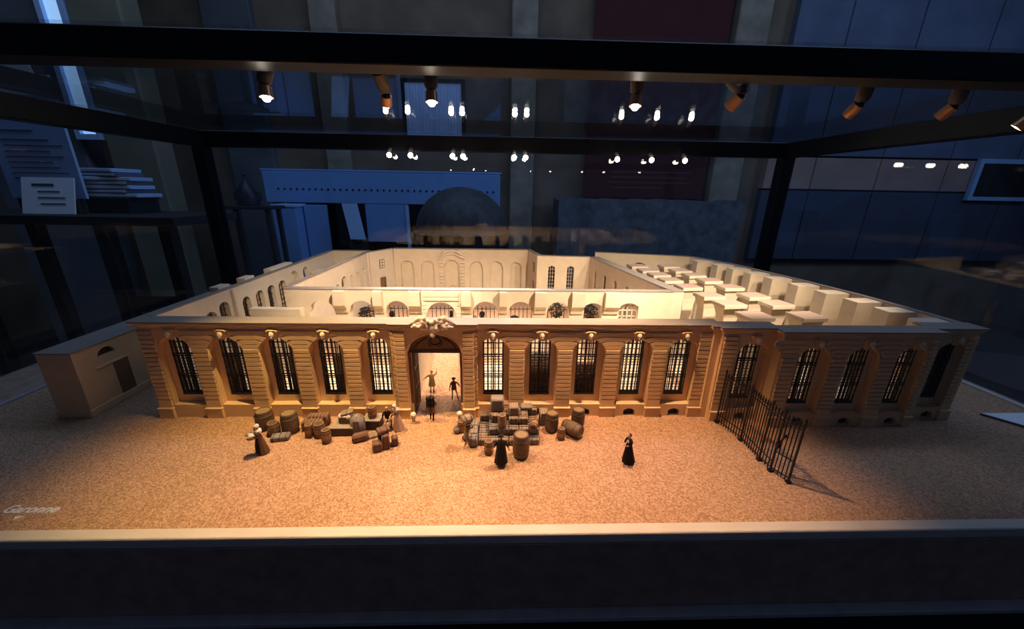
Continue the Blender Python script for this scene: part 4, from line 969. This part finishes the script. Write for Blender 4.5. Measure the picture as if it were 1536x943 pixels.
# 5 waving man, 6 man with black hat
p = person('miniature man in olive coat with one arm raised, inside the arched gate', (-2.0, 6.7, 0), PI + 0.1, dict(elL=(34, 0, 128), wrL=(52, -4, 112), elR=(-30, 0, 148), wrR=(-34, -2, 172)), top='cloth_olive', legs='cloth_white', group=FG)
garment(p, [(10, 148), (18, 138), (16, 112), (20, 88, 0, 0, .04), (24, 60, 0, 0, .06), (21, 60)], 'coat', 'cloth_olive'); hair(p, 'cloth_olive')
p = person('miniature man in black hat, brown jacket and white breeches striding inside the gate', (1.9, 4.8, 0), 0.2, dict(elL=(34, -2, 118), wrL=(46, -8, 100), elR=(-26, 0, 114), wrR=(-30, -8, 90), knL=(20, -8, 50), anL=(28, 0, 9), toL=(30, -14, 4), knR=(-12, 0, 50), anR=(-14, 4, 9), toR=(-16, -10, 4)), top='cloth_brown', legs='cloth_white', feet='cloth_brown', group=FG, scale=0.92)
garment(p, [(10, 148), (18, 138), (16.5, 112), (19, 96), (20, 84, 0, 0, .04), (17, 84)], 'jacket', 'cloth_brown'); tricorne(p)
# 7 porter with bale
p = person('miniature porter stooping under a tan bundle on his shoulders, left of the bale stack', (5.0, -7.6, 0), PI / 2 + 0.5, dict(chs=(0, -10, 124), nck=(0, -18, 139), hd0=(0, -22, 144), shL=(18, -12, 136), shR=(-18, -12, 136), elL=(22, -30, 132), wrL=(12, -26, 154), elR=(-22, -30, 132), wrR=(-12, -26, 154), knL=(9, -16, 52), anL=(9, -14, 9), toL=(9, -28, 4), knR=(-9, 2, 50), anR=(-9, 22, 12), toR=(-9, 12, 4)), top='cloth_brown', legs='cloth_grey', feet='skin', group=FG)
garment(p, [(14, 112, 0, -4), (16, 98), (17, 66, 0, 2, .05), (14, 66, 0, 2)], 'breeches', 'cloth_grey'); hair(p)
bale('bundle', 'tan bundle carried on the shoulders of the stooping miniature porter', 'bundle', (5.15, -7.4, 3.95), (1.5, 1.3, 0.95), 'bale_tan', 2, 0.5, 'rope_dark', 0.3)
bale('parcel', 'dark flat parcel on the gravel right of the stooping porter', 'parcel', (4.75, -5.9, 0), (0.8, 0.9, 0.6), 'crate_dark', 1, 0.5, 'rope_dark', 0.1)
# 8 cloaked man
p = person('miniature man in tricorne and long black cloak seen from behind, nearest the front edge', (9.6, -10.9, 0), PI, dict(elL=(30, 0, 118), wrL=(40, -6, 92), elR=(-30, 0, 118), wrR=(-40, -6, 92), anL=(14, 2, 8), anR=(-14, 2, 8)), top='cloth_black', legs='cloth_black', feet='cloth_black', group=FG)
garment(p, [(9, 149), (20, 141), (22, 120, 0, 2, .03), (27, 80, 0, 5, .06), (33, 22, 0, 8, .09), (30, 22, 0, 8, .09)], 'cloak', 'cloth_black', 1, 0.8); tricorne(p)
# 9 lady in black
p = person('miniature lady in long black gown standing alone at the right on the gravel', (25.8, -10.6, 0), -1.15, dict(elL=(22, -8, 114), wrL=(8, -24, 112), elR=(-22, -8, 114), wrR=(-8, -24, 112)), top='cloth_black', group=FG)
garment(p, [(14, 112), (17, 100, 0, 1), (24, 60, 0, 4, .06), (33, 4, 0, 9, .10), (30, 4, 0, 9, .1)], 'gown', 'cloth_black', 0.95, 1.0); hair(p)
extra(p, 'kerchief', 'cloth_white', lambda q, h: q.ball(Vector((0, -8, 130)), (9, 5, 10), 10, 8))
# people and trees in the court, seen through the arcade
CG = 'small dark figures in the court'
for lb, x, y, rz in (('tiny dark-coated figure in the court beside the hand cart', 4.9, 40.0, 0.3), ('tiny dark figure in the court behind the central arch', -2.9, 40.5, 2.0), ('tiny dark figure by the leafy tub in the court, at the third arch', -17.6, 40.0, 1.0)):
    p = person(lb, (x, y, 0), rz, None, top='cloth_black', legs='cloth_black', group=CG, scale=1.1)
    garment(p, [(10, 148), (19, 138), (17, 112), (24, 60, 0, 0, .05), (20, 60)], 'coat', 'cloth_black'); tricorne(p)
t = thing('hand_cart', 'small dark hand cart in the court behind the fifth arch', 'cart', (2.4, 40.3, 0), 0.2)
q = MB(); q.cbox(-1.1, -0.7, 1.2, 1.1, 0.7, 2.6, 0.08); q.build('body', 'crate_dark', t)
for s_ in (-1, 1):
    q = MB(); q.lathe([(1.0, -0.07), (1.15, -0.07), (1.15, 0.07), (1.0, 0.07), (1.0, -0.07)], seg=18, M=T(0, s_ * 0.85, 1.15, 0, PI / 2)); w_ = q.build('wheel', 'iron', t)
    for k in range(4): a = PI * k / 4; q = MB(); q.tube([(1.0 * math.cos(a), s_ * 0.85, 1.15 + math.sin(a)), (-1.0 * math.cos(a), s_ * 0.85, 1.15 - math.sin(a))], 0.06, 4); q.build('spoke', 'iron', w_)
    q = MB(); q.tube([(1.0, s_ * 0.5, 1.4), (2.8, s_ * 0.45, 1.9)], 0.08, 5); q.build('shaft', 'crate_dark', t)
def tree(label, loc, h, r, seed):
    rr = random.Random(seed)
    t = thing('tree', label, 'tree', loc, 0, 'dark miniature trees in the court')
    q = MB(); q.tube([(0, 0, 0), (0.1, 0, h * 0.4), (0, 0.05, h * 0.8)], [0.28, 0.2, 0.08], 7)
    for k in range(6):
        a = rr.uniform(0, 2 * PI); q.tube([(0, 0, h * 0.35 + 0.08 * h * k), (math.cos(a) * r * 0.6, math.sin(a) * r * 0.6, h * 0.55 + 0.08 * h * k)], [0.1, 0.03], 5)
    q.build('trunk', 'leaf_dark', t, True)
    q = MB()
    for k in range(260):
        a = rr.uniform(0, 2 * PI); u = rr.uniform(-1, 1); rad_ = r * rr.uniform(0.45, 1.0)
        c = Vector((math.cos(a) * math.sqrt(1 - u * u) * rad_, math.sin(a) * math.sqrt(1 - u * u) * rad_, h * 0.68 + u * h * 0.32))
        M = Matrix.Translation(c) @ Matrix.Rotation(rr.uniform(0, 6), 4, 'Z') @ Matrix.Rotation(rr.uniform(0, 3), 4, 'X')
        l = rr.uniform(0.25, 0.5)
        q.add([(-l, 0, 0), (0, -l * 0.4, 0.05), (l, 0, 0), (0, l * 0.4, -0.05), (0, 0, 0.14)], [(0, 1, 4), (1, 2, 4), (2, 3, 4), (3, 0, 4), (0, 3, 2, 1)], M)
    o = q.build('foliage', 'leaf_dark', t, fixn=False); o['kind'] = 'stuff'
tree('dark leafy miniature tree in the court behind the second arch', (-23.9, 40, 0), 4.8, 2.0, 1)
tree('dark spreading miniature tree in the court behind the seventh arch', (23.6, 40.5, 0), 6.4, 1.9, 2)
tree('dark dense miniature tree in the court behind the eighth arch', (32.2, 40, 0), 6.0, 2.0, 3)
t = thing('hand_barrow', 'low dark barrow with a round sack in the court behind the sixth arch', 'cart', (13.5, 41, 0), -0.2)
q = MB(); q.cbox(-1.8, -0.7, 0.5, 1.8, 0.7, 0.9, 0.06); q.tube([(1.7, 0.5, 0.7), (3.0, 0.5, 1.0)], 0.1, 5); q.tube([(1.7, -0.5, 0.7), (3.0, -0.5, 1.0)], 0.1, 5); q.cbox(-1.5, -0.6, 0, -1.2, 0.6, 0.5, 0.05); q.cbox(1.2, -0.6, 0, 1.5, 0.6, 0.5, 0.05); q.build('frame', 'crate_dark', t)
q = MB(); q.ball((-0.4, 0, 1.7), (1.2, 0.8, 0.95), 12, 9); q.build('sack', 'cloth_black', t, True)

# ================================================================== THINGS IN THE ROOM
def rbox(name, m, a, parent=None, c=0.3, O=None):
    q = MB(); q.cbox(*a, c)
    if O is not None: q.v = [p - Vector(O) for p in q.v]
    return q.build(name, m, parent)
# banner
t = thing('banner', 'dark red hanging banner on the rear wall, beside the stone pillar', 'banner', (146, 327, 27)); O = (146, 327, 27)
rbox('cloth', 'banner_red', (88, 326, 27, 204, 327.4, 235), t, 0.2, O); rbox('rod', 'frame_black', (86, 325.4, 234, 206, 328, 237), t, 0.5, O)
for k in range(4): rbox('text_line', 'banner_print', (112 + (k % 2) * 3, 325.8, 50 - 4.6 * k, 190 - 22 * (k == 3) - (k % 2) * 5, 326.05, 51.0 - 4.6 * k), t, 0.05, O)
# rough stone block
q = MB()
pts = [(60, 292), (222, 290), (224, 326), (62, 326)]
n = 24
vs_ = []; fs = []
for i in range(n + 1):
    u = i / n; x = 60 + 164 * u
    zt = 26 + rnd.uniform(-1.2, 1.2)
    vs_ += [(x, 290 + rnd.uniform(-1, 1), FL), (x, 290 + rnd.uniform(-1, 1), 4 + rnd.uniform(-2, 2)), (x, 291 + rnd.uniform(-1, 1), zt), (x, 326, zt + rnd.uniform(-1, 1)), (x, 326, FL)]
for i in range(n):
    for k in range(4): fs.append((5 * i + k, 5 * i + 5 + k, 5 * i + 6 + k, 5 * i + 1 + k))
fs += [(0, 1, 2, 3, 4), tuple(5 * n + k for k in (4, 3, 2, 1, 0))]
q.add(vs_, fs); o = q.build('stone_wall', 'stone_grey'); tag(o, 'low rough grey stone wall under the dark red banner', 'stone wall')
# blue exhibition counter
t = thing('counter', 'long blue-lit exhibition counter with a row of small holes behind the case', 'counter', (-74, 246, FL)); O = (-74, 246, FL)
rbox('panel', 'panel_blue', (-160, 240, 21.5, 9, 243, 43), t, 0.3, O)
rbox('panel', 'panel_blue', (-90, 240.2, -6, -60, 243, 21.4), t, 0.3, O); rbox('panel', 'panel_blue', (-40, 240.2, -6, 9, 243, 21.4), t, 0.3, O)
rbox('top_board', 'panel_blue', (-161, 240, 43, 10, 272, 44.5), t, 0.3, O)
for x in (-158, -75, 0): rbox('leg', 'table_wood', (x, 244, FL, x + 5, 249, 43), t, 0.3, O)
rbox('edge_strip', 'panel_pale', (-60.6, 239.4, -14, -58.6, 243, 21), t, 0.2, O)
q = MB(); q.lathe([(0.75, 0), (0.75, 0.3), (0.3, 0.3)], seg=10, M=T(0, 0, 0, 0, PI / 2)); HO = q.mesh('hole', 'room_dark')
for k in range(36): link('hole', HO, t, Vector((-150 + 4.4 * k, 240.02, 31)) - Vector(O))
rbox('back_board', 'room_dark', (-160, 268, FL, 9, 270, 42), t, 0.3, O)
t = thing('display_box', 'tall pale blue box standing at the left end of the exhibition counter', 'box', (-137, 228, FL)); O = (-137, 228, FL)
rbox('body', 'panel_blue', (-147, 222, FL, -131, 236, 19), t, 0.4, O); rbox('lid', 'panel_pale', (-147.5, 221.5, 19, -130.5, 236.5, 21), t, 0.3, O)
t = thing('board_stack', 'grey-blue upright board leaning between the tall box and the counter opening', 'board', (-121, 232, FL)); O = (-121, 232, FL)
rbox('board', 'panel_blue', (-130, 231, FL, -114, 233, 20.6), t, 0.3, O); rbox('foot', 'table_wood', (-131, 228, FL, -113, 236, FL + 4), t, 0.3, O)
q = MB(); q.hull([(-101, 226, 22), (-91, 226, 22), (-101, 228, 22), (-91, 228, 22), (-96, 222, -2), (-86, 222, -2), (-96, 224, -2), (-86, 224, -2)])
t = thing('leaning_panel', 'slanting pale blue panel in the opening of the exhibition counter', 'panel', (-94, 226, FL)); O = Vector((-94, 226, FL)); q.v = [p - O for p in q.v]; q.build('sheet', 'panel_pale', t)
rbox('stand', 'room_dark', (-98, 224, FL, -88, 234, -2), t, 0.3, O)
# bell-shaped vessel on a stand
t = thing('stand', 'dark thin-legged stand carrying a bell-shaped vessel, behind the left rear post', 'stand', (-146, 200, FL)); O = (-146, 200, FL)
rbox('top', 'table_wood', (-164, 192, 19, -130, 208, 21), t, 0.3, O)
for x in (-162, -135):
    for y in (193, 205): rbox('leg', 'table_wood', (x, y, FL, x + 2.4, y + 2.4, 19), t, 0.2, O)
rbox('shelf', 'table_wood', (-162, 193, -30, -133, 207, -28.5), t, 0.2, O)
t = thing('vessel', 'dark bell-shaped metal vessel on the thin-legged stand', 'vessel', (-147.5, 200, 21))
q = MB(); q.lathe([(4, 0), (6.2, 0.5), (6.4, 4), (5.6, 8), (3.6, 12), (1.6, 14.5), (1.4, 15.5), (0.1, 15.6)], seg=22); q.build('body', 'bronze_dark', t, True)
q = MB(); q.tube([(0, 0, 15), (0, 0, 17.5)], [0.8, 0.5], 8); q.ball((0, 0, 18.2), 1.1); q.build('knob', 'bronze_dark', t, True)
for s_ in (-1, 1): q = MB(); q.tube([(s_ * 5.6, 0, 8), (s_ * 8, 0, 7), (s_ * 8, 0, 3.5), (s_ * 6.2, 0, 3)], 0.5, 6); q.build('handle', 'bronze_dark', t, True)
# dark dome on a plinth
t = thing('dome', 'dark grey rounded dome on a plinth directly behind the palace model', 'dome', (-10.5, 150, FL))
q = MB(); q.lathe([(24, 0), (24, 108), (25, 110), (23, 110.5)], seg=30); q.build('plinth', 'room_dark', t, True)
q = MB(); q.lathe([(23.3 * math.cos(a), 110.5 + 21.5 * math.sin(a)) for a in [PI / 2 * i / 10 for i in range(10)]] + [(0.2, 132.0)], seg=32); q.build('cupola', 'dome_dark', t, True)
# left: table, black box, papers, information board
t = thing('table', 'dark trestle table left of the display case', 'table', (-150, 110, FL)); O = (-150, 110, FL)
rbox('tabletop', 'table_wood', (-205, 95, 18.2, -110, 130, 21.5), t, 0.3, O)
for x in (-142, -198):
    for y in (97, 124): rbox('leg', 'table_wood', (x, y, FL, x + 5, y + 4, 18.2), t, 0.3, O)
rbox('brace', 'table_wood', (-142, 98, -16, -120, 101, -10), t, 0.3, O); rbox('stretcher', 'table_wood', (-195, 109, -40, -138, 112, -36), t, 0.3, O)
for x in (-118,): rbox('leg', 'table_wood', (x, 97, FL, x + 4, 101, 18.2), t, 0.3, O)
t = thing('document_box', 'black document box on the trestle table under the loose papers', 'box', (-149, 116, 21.5)); O = (-149, 116, 21.5)
rbox('body', 'room_dark', (-161, 110, 21.5, -138, 124, 26.5), t, 0.2, O); rbox('lid', 'room_dark', (-161.4, 109.6, 26.5, -137.6, 124.4, 27.6), t, 0.2, O)
for k in range(7):
    z = 27.7 + 1.55 * k; w = rnd.uniform(-2, 2)
    t = thing('book', ['pale thick book at the bottom of the pile on the black document box', 'dark-spined book second from the bottom of the pile on the document box', 'pale book third from the bottom of the pile on the document box', 'grey book in the middle of the pile on the document box', 'pale book third from the top of the pile on the document box', 'dark book second from the top of the pile on the document box', 'pale open folder on top of the pile on the document box'][k], 'book', (-147 + w, 116, z), rnd.uniform(-0.12, 0.12), 'books on the document box')
    ww = 11 - 0.5 * k
    rbox('cover', 'paper_white' if k % 2 == 0 else 'print_dark', (-ww, -6, 0, ww, 6, 1.4), t, 0.1); rbox('pages', 'paper_sheet', (-ww + 0.3, -6.15, 0.25, ww - 0.3, 5.8, 1.15), t, 0.05)
t = thing('information_board', 'large blue-lit printed information board standing on the left table', 'board', (-180, 112, 21.6), 0.0); O = (-180, 112, 21.6)
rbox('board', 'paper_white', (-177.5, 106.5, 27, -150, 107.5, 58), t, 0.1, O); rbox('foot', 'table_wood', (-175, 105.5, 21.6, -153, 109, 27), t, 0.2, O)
for k in range(9):
    x0 = -174 + rnd.uniform(-.5, .5); rbox('text_line', 'print_dark', (x0, 106.36, 50.5 - 1.9 * k - (k > 0) * 1.2, x0 + (12 if k == 0 else 20 + rnd.uniform(-4, 1)), 106.48, 50.9 - 1.9 * k - (k > 0) * 1.2), t, 0.02, O)
t = thing('notice_card', 'smaller white notice card leaning before the information board', 'card', (-161, 105, 21.6), 0.0); O = (-161, 105, 21.6)
q = MB(); q.hull([(-170, 101.4, 21.6), (-151, 101.4, 21.6), (-170, 101.9, 21.6), (-151, 101.9, 21.6), (-170, 105, 34.6), (-151, 105, 34.6), (-170, 105.5, 34.6), (-151, 105.5, 34.6)]); q.v = [p - Vector(O) for p in q.v]; q.build('card', 'paper_sheet', t)
for k, (a, b_) in enumerate(((-166, -158), (-164, -156), (-164, -154), (-163, -154))):
    z = 31.5 - 2.2 * k; y = 101.4 + (z - 21.6) * 3.6 / 13 - 0.1
    rbox('text_line', 'print_dark', (a, y - 0.08, z, b_, y + 0.02, z + (0.9 if k == 0 else 0.5)), t, 0.02, O)
# sheet on the baseboard at right, stool and picture at far right
t = thing('sheet', 'pale blue card lying on the right end of the baseboard', 'card', (91, -2, 0.02), 0)
q = MB(); q.zprism([(-4.7, 1.9), (4.0, 2.0), (3.6, -4.6), (-1.0, -2.9)], 0.0, 0.30); q.build('card', 'print_dark', t)
q = MB(); q.zprism([(-4.6, 1.85), (3.9, 1.9), (3.5, -4.4), (-1.0, -2.75)], 0.30, 0.34); q.build('paper', 'paper_sheet', t)
t = thing('stool', 'round black stool standing right of the display case', 'stool', (190, 56, FL))
q = MB(); q.lathe([(20, 68), (23, 69), (24, 72), (22, 75), (0.5, 76)], seg=28); q.build('seat', 'room_dark', t, True)
for k in range(4): a = PI / 4 + PI / 2 * k; q = MB(); q.tube([(14 * math.cos(a), 14 * math.sin(a), 69), (20 * math.cos(a), 20 * math.sin(a), 0)], 1.4, 8); q.build('leg', 'frame_black', t, True)
t = thing('framed_screen', 'pale blue framed picture at the far right edge on the panelled wall', 'picture', (486, 326, 30)); O = (486, 326, 30)
rbox('frame', 'panel_pale', (467, 324, 30, 530, 328, 68), t, 0.3, O); rbox('picture', 'room_dark', (471, 323.6, 34, 526, 324.2, 64), t, 0.1, O)
